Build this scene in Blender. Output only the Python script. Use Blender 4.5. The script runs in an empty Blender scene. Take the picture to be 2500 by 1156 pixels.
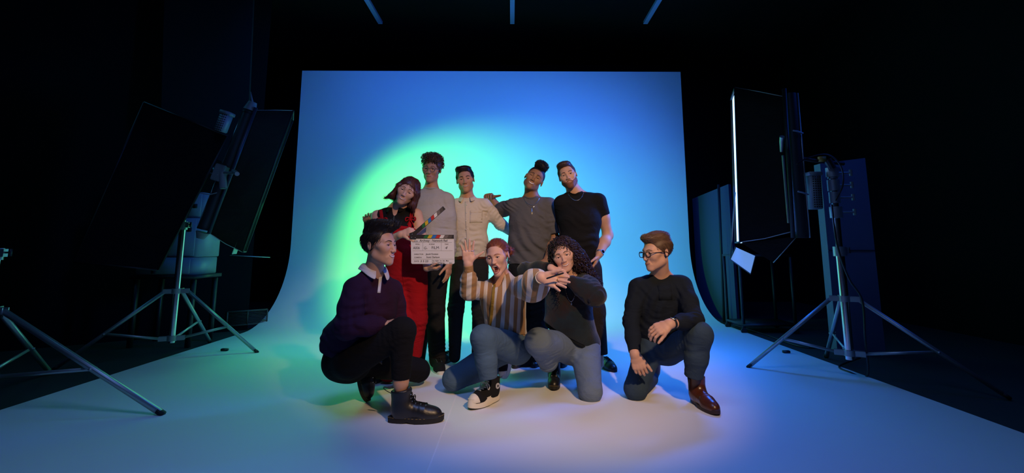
import bpy, bmesh, math, random
import numpy as np
from mathutils import Vector, Matrix, noise as mnoise

random.seed(7)
SC = bpy.context.scene
COL = SC.collection
D = math.radians

# ---------------------------------------------------------------- camera
F_PX = 1150.0                      # focal length in pixels of the 2500 px wide frame
CAM = Vector((0.0, 0.0, 1.02))
PITCH = D(8.0)
PPY = 443.0                        # row of the principal point (the lens is shifted)
cam_data = bpy.data.cameras.new('camera')
cam = bpy.data.objects.new('camera', cam_data)
COL.objects.link(cam)
cam.location = CAM
cam.rotation_euler = (D(90) + PITCH, 0, 0)
cam_data.sensor_width = 36
cam_data.lens = F_PX * 36 / 2500
cam_data.shift_y = -(578 - PPY) / 2500
cam_data.clip_start = 0.05
SC.camera = cam

# ---------------------------------------------------------------- world, exposure
SC.view_settings.view_transform = 'Standard'
SC.view_settings.look = 'None'
SC.view_settings.gamma = 1
SC.view_settings.use_curve_mapping = False
SC.view_settings.exposure = 0.0
world = bpy.data.worlds.new('studio_dark')
SC.world = world
world.use_nodes = True
world.node_tree.nodes['Background'].inputs[0].default_value = (0.12, 0.2, 0.6, 1)
world.node_tree.nodes['Background'].inputs[1].default_value = 0.006


# ---------------------------------------------------------------- lights (studio lamps)
def aim(o, target):
    d = Vector(target) - o.location
    o.rotation_euler = d.to_track_quat('-Z', 'Y').to_euler()


def spot(name, loc, target, color, power, angle, blend, radius=0.08):
    l = bpy.data.lights.new(name, 'SPOT')
    l.energy = power; l.color = color; l.spot_size = D(angle); l.spot_blend = blend
    l.shadow_soft_size = radius
    o = bpy.data.objects.new(name, l); COL.objects.link(o)
    o.location = loc; aim(o, target)
    return o


def area(name, loc, target, color, power, sx, sy, spread=180):
    l = bpy.data.lights.new(name, 'AREA')
    l.energy = power; l.color = color; l.shape = 'RECTANGLE'; l.size = sx; l.size_y = sy
    l.spread = D(spread)
    o = bpy.data.objects.new(name, l); COL.objects.link(o)
    o.location = loc; aim(o, target)
    return o


# warm key, high and to the right of the camera
spot('key_lamp', (1.25, 0.10, 2.80), (0.24, 3.7, 0.66), (1.0, 0.64, 0.36), 450, 46, 0.7, 0.07)
# blue wash over the cyclorama from a bar above the set
area('blue_wash_lamp', (0.0, 5.0, 4.45), (0.0, 7.1, 2.1), (0.03, 0.15, 1), 38, 5.0, 0.3, 115)
# green lamp on the left, azure lamp on the right, both thrown onto the cyclorama
spot('green_lamp', (-1.95, 4.75, 2.2), (-0.72, 7.0, 0.92), (0.13, 1, 0.08), 430, 92, 0.65, 0.12)
spot('azure_lamp', (1.75, 4.4, 2.2), (1.15, 7.3, 1.6), (0.045, 0.22, 1), 175, 92, 0.8, 0.12)
# the two strip softboxes
area('left_softbox_lamp', (-2.28, 4.60, 1.65), (-0.8, 5.3, 0.3), (0.05, 0.95, 0.3),  15, 0.3, 1.1)
area('right_softbox_lamp', (1.94, 4.22, 1.70), (0.3, 4.75, 0.4), (0.012, 0.16, 1), 76, 0.3, 1.2)
# spill from lamps beyond both edges of the floor
area('left_spill_lamp', (-4.3, 3.6, 3.6), (-2.0, 4.0, 0.0), (0.06, 0.5, 1),  3, 0.8, 0.8)
area('right_spill_lamp', (4.0, 3.4, 3.4), (1.4, 3.6, 0.2), (0.015, 0.12, 1), 9, 0.8, 0.8)
# weak cool fill from the front
area('front_fill_lamp', (-0.5, 1.3, 4.3), (-0.3, 2.3, 0.0), (0.20, 0.38, 1.0), 25, 1.6, 1.2, 110)


# ---------------------------------------------------------------- coordinates
CP, SP = math.cos(PITCH), math.sin(PITCH)


def P(px, py, Y):
    """world point seen at pixel (px, py) lying on the plane y = Y"""
    u = (px - 1250.0) / F_PX; v = (PPY - py) / F_PX
    dy = CP - v * SP; dz = SP + v * CP
    t = Y / dy
    return np.array([u * t, Y, CAM.z + dz * t])


def G(px, py, z=0.0):
    """world point on the floor under pixel (px, py)"""
    u = (px - 1250.0) / F_PX; v = (PPY - py) / F_PX
    dy = CP - v * SP; dz = SP + v * CP
    t = (z - CAM.z) / dz
    return np.array([u * t, dy * t, z])


# ---------------------------------------------------------------- materials
def mat(name, color, rough=0.6, metal=0.0, emit=None, emit_s=0.0, spec=0.5, bump=0.0, bscale=200.0,
        vary=0.0, vscale=8.0, sheen=0.0, coords='Object'):
    m = bpy.data.materials.new(name); m.use_nodes = True
    nt = m.node_tree; b = nt.nodes['Principled BSDF']
    b.inputs['Base Color'].default_value = (*color, 1)
    b.inputs['Roughness'].default_value = rough
    b.inputs['Metallic'].default_value = metal
    b.inputs['Specular IOR Level'].default_value = spec
    if sheen: b.inputs['Sheen Weight'].default_value = sheen
    if emit:
        b.inputs['Emission Color'].default_value = (*emit, 1); b.inputs['Emission Strength'].default_value = emit_s
    tc = nt.nodes.new('ShaderNodeTexCoord')
    if vary:
        n = nt.nodes.new('ShaderNodeTexNoise'); n.inputs['Scale'].default_value = vscale; n.inputs['Detail'].default_value = 4
        nt.links.new(tc.outputs[coords], n.inputs['Vector'])
        mx = nt.nodes.new('ShaderNodeMix'); mx.data_type = 'RGBA'
        mx.inputs['A'].default_value = (*[max(0, c * (1 - vary)) for c in color], 1)
        mx.inputs['B'].default_value = (*[min(1, c * (1 + vary)) for c in color], 1)
        nt.links.new(n.outputs['Fac'], mx.inputs['Factor'])
        nt.links.new(mx.outputs['Result'], b.inputs['Base Color'])
    if bump:
        n = nt.nodes.new('ShaderNodeTexNoise'); n.inputs['Scale'].default_value = bscale; n.inputs['Detail'].default_value = 3
        nt.links.new(tc.outputs[coords], n.inputs['Vector'])
        bp = nt.nodes.new('ShaderNodeBump'); bp.inputs['Strength'].default_value = bump; bp.inputs['Distance'].default_value = 0.004
        nt.links.new(n.outputs['Fac'], bp.inputs['Height'])
        nt.links.new(bp.outputs['Normal'], b.inputs['Normal'])
    return m


def cloth(name, color, bump=0.25, vary=0.18, rough=0.92, vscale=14, bscale=260, sheen=0.0, creases=0.35, cscale=5.0):
    """woven cloth: fine weave bump plus soft creases"""
    m = mat(name, color, rough=rough, bump=bump, bscale=bscale, vary=vary, vscale=vscale, spec=0.15, sheen=sheen)
    if creases:
        nt = m.node_tree; b = nt.nodes['Principled BSDF']
        tc = next(n for n in nt.nodes if n.type == 'TEX_COORD')
        n = nt.nodes.new('ShaderNodeTexNoise'); n.inputs['Scale'].default_value = cscale; n.inputs['Detail'].default_value = 2.5; n.inputs['Distortion'].default_value = 1.6
        mp = nt.nodes.new('ShaderNodeMapping'); mp.inputs['Scale'].default_value = (1.0, 1.0, 1.9); mp.inputs['Rotation'].default_value = (0.3, 0.5, 0.2)
        bp = nt.nodes.new('ShaderNodeBump'); bp.inputs['Strength'].default_value = creases; bp.inputs['Distance'].default_value = 0.035
        nt.links.new(tc.outputs['Object'], mp.inputs['Vector']); nt.links.new(mp.outputs['Vector'], n.inputs['Vector']); nt.links.new(n.outputs['Fac'], bp.inputs['Height'])
        old = [l for l in nt.links if l.to_node == b and l.to_socket.name == 'Normal']
        if old: nt.links.new(old[0].from_socket, bp.inputs['Normal'])
        nt.links.new(bp.outputs['Normal'], b.inputs['Normal'])
    return m


# ---------------------------------------------------------------- object helpers
def tag(o, label=None, cat=None, group=None, kind=None):
    if label: o['label'] = label
    if cat: o['category'] = cat
    if group: o['group'] = group
    if kind: o['kind'] = kind
    return o


def empty(name, loc, label=None, cat=None, group=None):
    o = bpy.data.objects.new(name, None); COL.objects.link(o)
    o.location = loc; o.empty_display_size = 0.1
    tag(o, label, cat, group)
    o['_base'] = [float(loc[0]), float(loc[1]), float(loc[2])]
    return o


def base_of(parent):
    q = np.zeros(3)
    p = parent
    while p is not None:
        q = q + np.array(p.location)
        p = p.parent
    return q


def link_mesh(name, me, parent=None, smooth=True):
    o = bpy.data.objects.new(name, me); COL.objects.link(o)
    if smooth and len(me.polygons): me.polygons.foreach_set('use_smooth', [True] * len(me.polygons))
    if parent is not None:
        o.parent = parent
        # geometry is authored in world space: shift it into the parent's space
        b = base_of(parent)
        n = len(me.vertices)
        co = np.empty(n * 3, np.float32); me.vertices.foreach_get('co', co)
        co = co.reshape(-1, 3) - b.astype(np.float32)
        # each part keeps its own origin at its own centre
        c = (co.min(0) + co.max(0)) / 2 if n else np.zeros(3)
        me.vertices.foreach_set('co', (co - c).ravel()); me.update()
        o.location = [float(v) for v in c]
    return o


def npmesh(name, V, Q, mats, parent=None, mi=None, smooth=True, tris=False):
    me = bpy.data.meshes.new(name)
    V = np.asarray(V, np.float32); Q = np.asarray(Q, np.int32)
    k = Q.shape[1]
    me.vertices.add(len(V)); me.vertices.foreach_set('co', V.ravel())
    me.loops.add(Q.size); me.loops.foreach_set('vertex_index', Q.ravel())
    me.polygons.add(len(Q)); me.polygons.foreach_set('loop_start', np.arange(0, Q.size, k, dtype=np.int32))
    me.polygons.foreach_set('loop_total', np.full(len(Q), k, np.int32))
    if not isinstance(mats, (list, tuple)): mats = [mats]
    for m in mats: me.materials.append(m)
    if mi is not None: me.polygons.foreach_set('material_index', np.asarray(mi, np.int32))
    me.update(calc_edges=True)
    return link_mesh(name, me, parent, smooth)


class MB:
    """collects simple solids into one mesh"""
    def __init__(s): s.v = []; s.f = []; s.m = []

    def add(s, verts, faces, mi=0):
        b = len(s.v); s.v += [tuple(float(c) for c in v) for v in verts]
        s.f += [tuple(b + i for i in f) for f in faces]; s.m += [mi] * len(faces)
        return s

    def box(s, c, size, R=None, mi=0):
        c = np.array(c, float); h = np.array(size, float) / 2
        R = np.eye(3) if R is None else np.array(R)
        vs = [c + R @ (h * np.array((x, y, z))) for x in (-1, 1) for y in (-1, 1) for z in (-1, 1)]
        return s.add(vs, [(0, 1, 3, 2), (4, 6, 7, 5), (0, 4, 5, 1), (2, 3, 7, 6), (0, 2, 6, 4), (1, 5, 7, 3)], mi)

    def hexa(s, p, mi=0):
        """8 corners: 0-3 one face loop, 4-7 the opposite loop"""
        return s.add(p, [(3, 2, 1, 0), (4, 5, 6, 7), (0, 1, 5, 4), (1, 2, 6, 5), (2, 3, 7, 6), (3, 0, 4, 7)], mi)

    def tube(s, pts, r, n=10, mi=0, cap=True, flat=1.0, up=None):
        pts = [np.array(p, float) for p in pts]
        if np.isscalar(r): r = [r] * len(pts)
        b = len(s.v); T = []
        for i in range(len(pts)):
            t = pts[min(i + 1, len(pts) - 1)] - pts[max(i - 1, 0)]
            L = np.linalg.norm(t); T.append(t / L if L > 1e-9 else np.array((0, 0, 1.)))
        ref = np.array(up if up is not None else ((0, 0, 1.) if abs(T[0][2]) < 0.9 else (1., 0, 0)), float)
        a = np.cross(T[0], ref); a /= (np.linalg.norm(a) + 1e-12)
        for i, p in enumerate(pts):
            a = a - T[i] * np.dot(a, T[i]); a /= (np.linalg.norm(a) + 1e-12)
            c = np.cross(T[i], a)
            for k in range(n):
                th = 2 * math.pi * k / n
                s.v.append(tuple(p + r[i] * (a * math.cos(th) + flat * c * math.sin(th))))
        for i in range(len(pts) - 1):
            for k in range(n):
                k2 = (k + 1) % n
                s.f.append((b + i * n + k, b + i * n + k2, b + (i + 1) * n + k2, b + (i + 1) * n + k)); s.m.append(mi)
        if cap:
            s.f.append(tuple(b + k for k in range(n))[::-1]); s.m.append(mi)
            e = b + (len(pts) - 1) * n
            s.f.append(tuple(e + k for k in range(n))); s.m.append(mi)
        return s

    def ball(s, c, r, n=10, R=None, mi=0):
        c = np.array(c, float); rr = np.array([r] * 3 if np.isscalar(r) else r, float)
        R = np.eye(3) if R is None else np.array(R)
        b = len(s.v); m = n
        s.v.append(tuple(c + R @ (rr * np.array((0, 0, 1)))))
        for i in range(1, n):
            ph = math.pi * i / n
            for k in range(m):
                th = 2 * math.pi * k / m
                s.v.append(tuple(c + R @ (rr * np.array((math.sin(ph) * math.cos(th), math.sin(ph) * math.sin(th), math.cos(ph))))))
        s.v.append(tuple(c + R @ (rr * np.array((0, 0, -1)))))
        for k in range(m):
            k2 = (k + 1) % m
            s.f.append((b, b + 1 + k, b + 1 + k2)); s.m.append(mi)
            for i in range(n - 2):
                s.f.append((b + 1 + i * m + k, b + 1 + (i + 1) * m + k, b + 1 + (i + 1) * m + k2, b + 1 + i * m + k2)); s.m.append(mi)
            e = b + 1 + (n - 1) * m
            s.f.append((e - m + k, e, e - m + k2)); s.m.append(mi)
        return s

    def prism(s, outline, o, ux, uy, uz, h0, h1, mi=0):
        """2D outline in (ux,uy), extruded along uz from h0 to h1"""
        o, ux, uy, uz = [np.array(q, float) for q in (o, ux, uy, uz)]
        n = len(outline)
        vs = [o + ux * x + uy * y + uz * h0 for x, y in outline] + [o + ux * x + uy * y + uz * h1 for x, y in outline]
        return s.add(vs, [tuple(range(n))[::-1], tuple(range(n, 2 * n))] + [(i, (i + 1) % n, n + (i + 1) % n, n + i) for i in range(n)], mi)

    def build(s, name, mats, parent=None, smooth=True, bevel=0.0):
        me = bpy.data.meshes.new(name)
        me.from_pydata(s.v, [], s.f)
        if not isinstance(mats, (list, tuple)): mats = [mats]
        for m in mats: me.materials.append(m)
        me.polygons.foreach_set('material_index', s.m)
        me.update()
        bm = bmesh.new(); bm.from_mesh(me); bmesh.ops.recalc_face_normals(bm, faces=bm.faces)
        if bevel:
            es = [e for e in bm.edges if len(e.link_faces) == 2 and e.calc_face_angle(0) > 0.6]
            bmesh.ops.bevel(bm, geom=es, offset=bevel, segments=2, affect='EDGES', clamp_overlap=True)
        for e in bm.edges:
            if len(e.link_faces) == 2 and e.calc_face_angle(0) > 0.6: e.smooth = False
        bm.to_mesh(me); bm.free()
        return link_mesh(name, me, parent, smooth)


def nrm(v):
    v = np.array(v, float); return v / (np.linalg.norm(v) + 1e-12)
# ================================================================ the setting
M_floor = mat('white_painted_floor', (0.80, 0.80, 0.80), rough=0.55, vary=0.03, vscale=1.3, bump=0.05, bscale=60, spec=0.3)
M_cyc = M_floor
M_dark = mat('black_painted_wall', (0.006, 0.0065, 0.008), rough=0.9, vary=0.3, vscale=1.5, spec=0.1)
M_dfloor = mat('dark_studio_floor', (0.035, 0.045, 0.045), rough=0.6, vary=0.3, vscale=2.0, spec=0.25)
M_black = mat('black_plastic', (0.012, 0.012, 0.013), rough=0.45)
M_blackcloth = cloth('black_softbox_cloth', (0.014, 0.012, 0.011), bump=0.4, bscale=30)
M_chrome = mat('chrome_tube', (0.62, 0.64, 0.66), rough=0.22, metal=1.0)
M_steel = mat('brushed_steel', (0.42, 0.45, 0.46), rough=0.42, metal=0.8)
M_grey = mat('grey_painted_metal', (0.20, 0.22, 0.24), rough=0.5)
M_panel = mat('grey_locker_paint', (0.22, 0.26, 0.32), rough=0.6, vary=0.08, vscale=3)
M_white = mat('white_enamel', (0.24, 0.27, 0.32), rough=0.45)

# cyclorama: one curved sheet of painted board, floor - cove - wall, with a real thickness
XL, XR = -3.2, 2.8
YL, YR = 6.88, 7.5
ZL, ZR = 3.68, 3.90
RAD = 1.08


def cyc_profile(x):
    s = (x - XL) / (XR - XL)
    Y = YL + (YR - YL) * s; Z = ZL + (ZR - ZL) * s
    pts = [(-1.4, 0.0), (1.5, 0.0), (3.0, 0.0), (4.4, 0.0), (5.3, 0.0)]
    for k in range(0, 19):
        a = (math.pi / 2) * k / 18
        pts.append((Y - RAD + RAD * math.sin(a), RAD - RAD * math.cos(a)))
    for k in range(1, 7): pts.append((Y, RAD + (Z - RAD) * k / 6))
    return pts


nx = 24
for nm, j0, j1 in (('floor', 0, 4), ('wall_back', 4, 30)):
    V, Q = [], []
    for i in range(nx + 1):
        x = XL + (XR - XL) * i / nx
        for (y, z) in cyc_profile(x)[j0:j1 + (1 if nm == 'floor' else 0)]: V.append((x, y, z + 0.012))
    npf = len(V) // (nx + 1)
    for i in range(nx):
        for j in range(npf - 1):
            Q.append((i * npf + j, (i + 1) * npf + j, (i + 1) * npf + j + 1, i * npf + j + 1))
    o = npmesh(nm, V, Q, M_cyc)
    sm = o.modifiers.new('thick', 'SOLIDIFY'); sm.thickness = 0.03 if nm != 'floor' else 0.011; sm.offset = -1
    es = o.modifiers.new('hard_edges', 'EDGE_SPLIT'); es.split_angle = D(35)
    tag(o, kind='structure')
FLOOR_Z = 0.012
# raised joint lines between the floor boards
jb = MB(); xj = -0.385
jb.box((xj, 1.4, FLOOR_Z + 0.0008), (0.005, 5.4, 0.0016))
M_joint = mat('floor_joint_filler', (0.9, 0.9, 0.92), rough=0.4)
o = jb.build('trim_1', M_joint, smooth=False); tag(o, kind='structure')

fb = MB(); fb.box((0, 3.5, -0.016), (16, 14, 0.03))
o = fb.build('floor', M_dfloor, smooth=False); tag(o, kind='structure')
cb = MB(); cb.box((0, 3.5, 4.75), (16, 14, 0.1))
o = cb.build('ceiling', M_dark, smooth=False); tag(o, kind='structure')
w = MB(); w.box((0, 9.2, 2.35), (16, 0.1, 4.8)); o = w.build('wall_rear', M_dark, smooth=False); tag(o, kind='structure')
# left side wall runs at an angle past the cyclorama
A = np.array((-3.33, 6.12)); dv = nrm((-0.78, -0.56)); n2 = np.array((-dv[1], dv[0]))
w = MB(); c2 = A + dv * 2.6 - n2 * 0.0
Rw = np.array(((dv[0], -dv[1], 0), (dv[1], dv[0], 0), (0, 0, 1)))
w.box((c2[0], c2[1], 2.35), (5.2, 0.08, 4.8), Rw)
o = w.build('wall_left', M_dark, smooth=False); tag(o, kind='structure')
w = MB(); w.box((5.4, 4.0, 2.35), (0.1, 12, 4.8)); o = w.build('wall_right', M_dark, smooth=False); tag(o, kind='structure')

# ceiling battens: three blue-lit strips running towards the cyclorama, and the edge they end on
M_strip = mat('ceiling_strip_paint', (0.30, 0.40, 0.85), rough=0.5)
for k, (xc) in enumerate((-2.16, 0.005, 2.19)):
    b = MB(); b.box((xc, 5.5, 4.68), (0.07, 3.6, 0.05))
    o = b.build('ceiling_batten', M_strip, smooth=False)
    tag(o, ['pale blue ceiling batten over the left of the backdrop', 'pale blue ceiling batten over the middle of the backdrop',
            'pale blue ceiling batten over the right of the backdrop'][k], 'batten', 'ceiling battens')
# ================================================================ smooth solids: distance fields meshed with surface nets
def basis(axis, side):
    w = nrm(axis); u = np.array(side, float); u = u - w * np.dot(u, w); u = nrm(u); v = np.cross(w, u)
    return u, v, w


def cap(a, b, ra, rb=None, k=0.02, op='u'):
    a = np.array(a, float); b = np.array(b, float); rb = ra if rb is None else rb
    R = max(ra, rb); ab = b - a; L2 = float(ab @ ab) + 1e-12
    a32, ab32 = a.astype(np.float32), ab.astype(np.float32)

    def f(p):
        q = p - a32; t = np.clip((q @ ab32) / L2, 0, 1)
        r = q - t[:, None] * ab32
        return np.sqrt(np.einsum('ij,ij->i', r, r)) - (ra + (rb - ra) * t)
    return dict(f=f, lo=np.minimum(a, b) - R, hi=np.maximum(a, b) + R, k=k, op=op)


def ecap(a, b, side, wa, wb=None, k=0.03, op='u'):
    """tapered capsule with an elliptical section; wa = (half width along side, half depth)"""
    a = np.array(a, float); b = np.array(b, float); wb = wa if wb is None else wb
    u, v, w = basis(b - a, side)
    L = np.linalg.norm(b - a) + 1e-9; R = max(*wa, *wb)
    B = np.stack([u, v, w], 1).astype(np.float32); a32 = a.astype(np.float32)

    def f(p):
        q = (p - a32) @ B
        t = np.clip(q[:, 2] / L, 0, 1)
        W = wa[0] + (wb[0] - wa[0]) * t; Dp = wa[1] + (wb[1] - wa[1]) * t; M = np.minimum(W, Dp)
        e = q[:, 2] - t * L
        kk = np.sqrt((q[:, 0] / W) ** 2 + (q[:, 1] / Dp) ** 2 + (e / M) ** 2)
        return (kk - 1) * M
    return dict(f=f, lo=np.minimum(a, b) - R, hi=np.maximum(a, b) + R, k=k, op=op)


def ell(c, rad, R=None, k=0.02, op='u'):
    c = np.array(c, float); rad = np.array([rad] * 3 if np.isscalar(rad) else rad, float)
    R = np.eye(3) if R is None else np.array(R, float)
    m = rad.min(); R32 = R.astype(np.float32); c32 = c.astype(np.float32); r32 = rad.astype(np.float32)

    def f(p):
        q = (p - c32) @ R32
        k0 = np.sqrt(((q / r32) ** 2).sum(1)); k1 = np.sqrt(((q / (r32 * r32)) ** 2).sum(1)) + 1e-9
        return k0 * (k0 - 1) / k1
    return dict(f=f, lo=c - rad.max(), hi=c + rad.max(), k=k, op=op)


def rbox(c, half, R=None, rad=0.01, k=0.01, op='u'):
    c = np.array(c, float); half = np.array(half, float); R = np.eye(3) if R is None else np.array(R, float)
    R32 = R.astype(np.float32); c32 = c.astype(np.float32); h = (half - rad).astype(np.float32)
    rr = np.linalg.norm(half)

    def f(p):
        q = np.abs((p - c32) @ R32) - h
        return np.sqrt((np.maximum(q, 0) ** 2).sum(1)) + np.minimum(q.max(1), 0) - rad
    return dict(f=f, lo=c - rr, hi=c + rr, k=k, op=op)


def plane(n, p0, k=0.0, lo=None, hi=None):
    """keep the side the normal points away from"""
    n = nrm(n).astype(np.float32); p0 = np.array(p0, np.float32)
    return dict(f=lambda p: (p - p0) @ n, lo=np.full(3, -99.) if lo is None else np.array(lo), hi=np.full(3, 99.) if hi is None else np.array(hi), k=k, op='i')


def grp(prims, k=.02, op='u', pad=.0):
    """several solids (with their own cuts) used as one"""
    us = [p for p in prims if p['op'] == 'u']
    lo = np.min([p['lo'] for p in us], 0) - pad; hi = np.max([p['hi'] for p in us], 0) + pad
    return dict(f=lambda p: seval(prims, p), lo=lo, hi=hi, k=k, op=op)


def fold(c, d, lam, amp, rad, ph=0.0, bend=None):
    c = np.array(c, float); d = nrm(d).astype(np.float32); c32 = c.astype(np.float32)
    e = nrm(np.cross(d, (0.3, 0.5, 0.8))).astype(np.float32)

    def f(p):
        q = p - c32; r2 = np.einsum('ij,ij->i', q, q)
        s = q @ d; y = q @ e
        wv = np.sin(2 * math.pi * (s / lam + 0.35 * np.sin(y / lam * 1.7 + ph)) + ph)
        md = .55 + .45 * np.sin(y / lam * 1.1 + 2.1 * ph + 1.3 * np.sin(s / lam * 2.1))
        return amp * md * wv * np.exp(-r2 / (rad * rad))
    return dict(f=f, lo=c - 2.0 * rad, hi=c + 2.0 * rad, k=0, op='d')


def lumpy(lo, hi, lam, amp, ph=0.0):
    def f(p):
        x, y, z = p[:, 0] / lam, p[:, 1] / lam, p[:, 2] / lam
        return amp * (np.sin(6.1 * x + 2.3 * np.sin(3.1 * z + ph) + ph) * np.sin(4.3 * z + 1.9 * np.sin(2.7 * y) + 1.3 * ph)
                      + 0.6 * np.sin(9.1 * z + 3.7 * x + 5.3 * y + ph))
    return dict(f=f, lo=np.array(lo, float), hi=np.array(hi, float), k=0, op='d')


BAND = 0.05


def _apply(d, pr, v):
    op, k = pr['op'], pr['k']
    if op == 'd': return d + v
    if op == 'u':
        if k <= 0: return np.minimum(d, v)
        h = np.clip(0.5 + 0.5 * (v - d) / k, 0, 1)
        return v * (1 - h) + d * h - k * h * (1 - h)
    if op == 's': v = -v
    if k <= 0: return np.maximum(d, v)
    h = np.clip(0.5 - 0.5 * (v - d) / k, 0, 1)
    return v * (1 - h) + d * h + k * h * (1 - h)


def seval(prims, pts):
    pts = np.asarray(pts, np.float32)
    d = np.full(len(pts), 0.5, np.float32)
    for pr in prims:
        m = BAND * 3 + pr['k']
        sel = np.all((pts > pr['lo'] - m) & (pts < pr['hi'] + m), 1)
        if sel.any(): d[sel] = _apply(d[sel], pr, pr['f'](pts[sel]))
    return d


def sdf_mesh(prims, h, lo=None, hi=None):
    """surface nets over the active 8^3 blocks; returns verts, quads"""
    us = [p for p in prims if p['op'] == 'u']
    alo = np.min([p['lo'] for p in us], 0) - 0.02; ahi = np.max([p['hi'] for p in us], 0) + 0.02
    if lo is not None: alo = np.maximum(alo, lo); ahi = np.minimum(ahi, hi)
    nb = np.ceil((ahi - alo) / (8 * h)).astype(int) + 1
    if np.any(nb < 1): return np.zeros((0, 3)), np.zeros((0, 4), int)
    g = np.stack(np.meshgrid(*[np.arange(n) for n in nb], indexing='ij'), -1).reshape(-1, 3)
    cen = (alo + (g * 8 + 3.5) * h).astype(np.float32)
    hb = 8 * h
    dc = np.full(len(cen), 0.5, np.float32)
    for pr in prims:
        m = BAND + pr['k'] + hb
        sel = np.all((cen > pr['lo'] - m) & (cen < pr['hi'] + m), 1)
        if sel.any():
            if pr['op'] == 's' or pr['op'] == 'd': continue
            dc[sel] = _apply(dc[sel], pr, pr['f'](cen[sel]))
    cut = [p for p in prims if p['op'] == 's']
    act = np.abs(dc) < hb * 0.95 + 0.014
    # keep blocks near a subtracted solid as well
    for pr in cut:
        act |= np.all((cen > pr['lo'] - hb) & (cen < pr['hi'] + hb), 1) & (dc < hb)
    g = g[act]; cen = cen[act]
    if len(g) == 0: return np.zeros((0, 3)), np.zeros((0, 4), int)
    off = np.stack(np.meshgrid(*[np.arange(8)] * 3, indexing='ij'), -1).reshape(-1, 3)
    B = len(g)
    idx = g[:, None, :] * 8 + off[None]
    pts = (alo + idx * h).astype(np.float32)
    d = np.full((B, 512), 0.5, np.float32)
    for pr in prims:
        m = BAND + pr['k'] + hb * 0.5
        sel = np.all((cen > pr['lo'] - m) & (cen < pr['hi'] + m), 1)
        ns = int(sel.sum())
        if ns: d[sel] = _apply(d[sel], pr, pr['f'](pts[sel].reshape(-1, 3)).reshape(ns, 512))
    Fd = np.full(tuple(nb * 8), 0.5, np.float32)
    # blocks that are inside: mark negative so that the far interior is not a surface
    Fb = np.full(tuple(nb), 0.5, np.float32).reshape(-1)
    gi = np.stack(np.meshgrid(*[np.arange(n) for n in nb], indexing='ij'), -1).reshape(-1, 3)
    Fb[:] = np.where(dc < 0, -0.5, 0.5)
    Fd[:] = np.repeat(np.repeat(np.repeat(Fb.reshape(tuple(nb)), 8, 0), 8, 1), 8, 2)
    ii = idx.reshape(-1, 3)
    Fd[ii[:, 0], ii[:, 1], ii[:, 2]] = d.reshape(-1)
    s = Fd < 0
    c = s[:-1, :-1, :-1].astype(np.int8)
    tot = np.zeros_like(c)
    cr = [(i, j, k) for i in (0, 1) for j in (0, 1) for k in (0, 1)]
    nx_, ny_, nz_ = s.shape
    for i, j, k in cr: tot += s[i:nx_ - 1 + i, j:ny_ - 1 + j, k:nz_ - 1 + k]
    cells = np.argwhere((tot > 0) & (tot < 8))
    if len(cells) == 0: return np.zeros((0, 3)), np.zeros((0, 4), int)
    val = np.stack([Fd[cells[:, 0] + i, cells[:, 1] + j, cells[:, 2] + k] for i, j, k in cr], 1)
    acc = np.zeros((len(cells), 3)); cnt = np.zeros(len(cells))
    crn = np.array(cr, float)
    for e0 in range(8):
        for ax in range(3):
            if cr[e0][ax] == 0:
                c1 = list(cr[e0]); c1[ax] = 1; e1 = cr.index(tuple(c1))
                v0, v1 = val[:, e0], val[:, e1]
                x = (v0 < 0) != (v1 < 0)
                t = np.where(x, v0 / np.where(np.abs(v0 - v1) < 1e-9, 1, v0 - v1), 0)
                pos = crn[e0][None] + t[:, None] * (crn[e1] - crn[e0])[None]
                acc += pos * x[:, None]; cnt += x
    verts = alo + (cells + acc / cnt[:, None]) * h
    vid = np.full(c.shape, -1, np.int32); vid[cells[:, 0], cells[:, 1], cells[:, 2]] = np.arange(len(cells))
    quads = []
    for ax in range(3):
        sh = [slice(None)] * 3; a0 = list(sh); a1 = list(sh)
        a0[ax] = slice(0, s.shape[ax] - 1); a1[ax] = slice(1, s.shape[ax])
        e = s[tuple(a0)] != s[tuple(a1)]
        loc = np.argwhere(e)
        o1, o2 = (ax + 1) % 3, (ax + 2) % 3
        ok = (loc[:, o1] > 0) & (loc[:, o2] > 0) & (loc[:, o1] < c.shape[o1]) & (loc[:, o2] < c.shape[o2]) & (loc[:, ax] < c.shape[ax])
        loc = loc[ok]
        def at(d1, d2):
            q = loc.copy(); q[:, o1] -= d1; q[:, o2] -= d2
            return vid[q[:, 0], q[:, 1], q[:, 2]]
        q = np.stack([at(1, 1), at(0, 1), at(0, 0), at(1, 0)], 1)
        flip = ~s[loc[:, 0], loc[:, 1], loc[:, 2]]
        q[flip] = q[flip][:, ::-1]
        quads.append(q[(q >= 0).all(1)])
    quads = np.concatenate(quads)
    return verts, quads


def solid(name, prims, mats, parent, h=0.006, fine=(), mi=None, drop=None):
    """mesh a distance field as one object; fine = [(lo, hi, h)] boxes meshed at a finer step"""
    V, Q = sdf_mesh(prims, h)
    if len(fine) and len(Q):
        cen = V[Q].mean(1); keep = np.ones(len(Q), bool)
        for lo, hi, hf in fine: keep &= ~np.all((cen > np.array(lo) + h * 0.6) & (cen < np.array(hi) - h * 0.6), 1)
        Q = Q[keep]
    Vs, Qs, n = [V], [Q], len(V)
    for lo, hi, hf in fine:
        v, q = sdf_mesh(prims, hf, np.array(lo), np.array(hi))
        if len(q): Vs.append(v); Qs.append(q + n); n += len(v)
    V = np.concatenate(Vs); Q = np.concatenate(Qs)
    if drop is not None: Q = Q[~drop(V[Q].mean(1))]
    used = np.unique(Q); rm = np.full(len(V), -1); rm[used] = np.arange(len(used)); V = V[used]; Q = rm[Q]
    m = mi(V[Q].mean(1)) if mi is not None else None
    return npmesh(name, V, Q, mats, parent, m)


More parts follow.
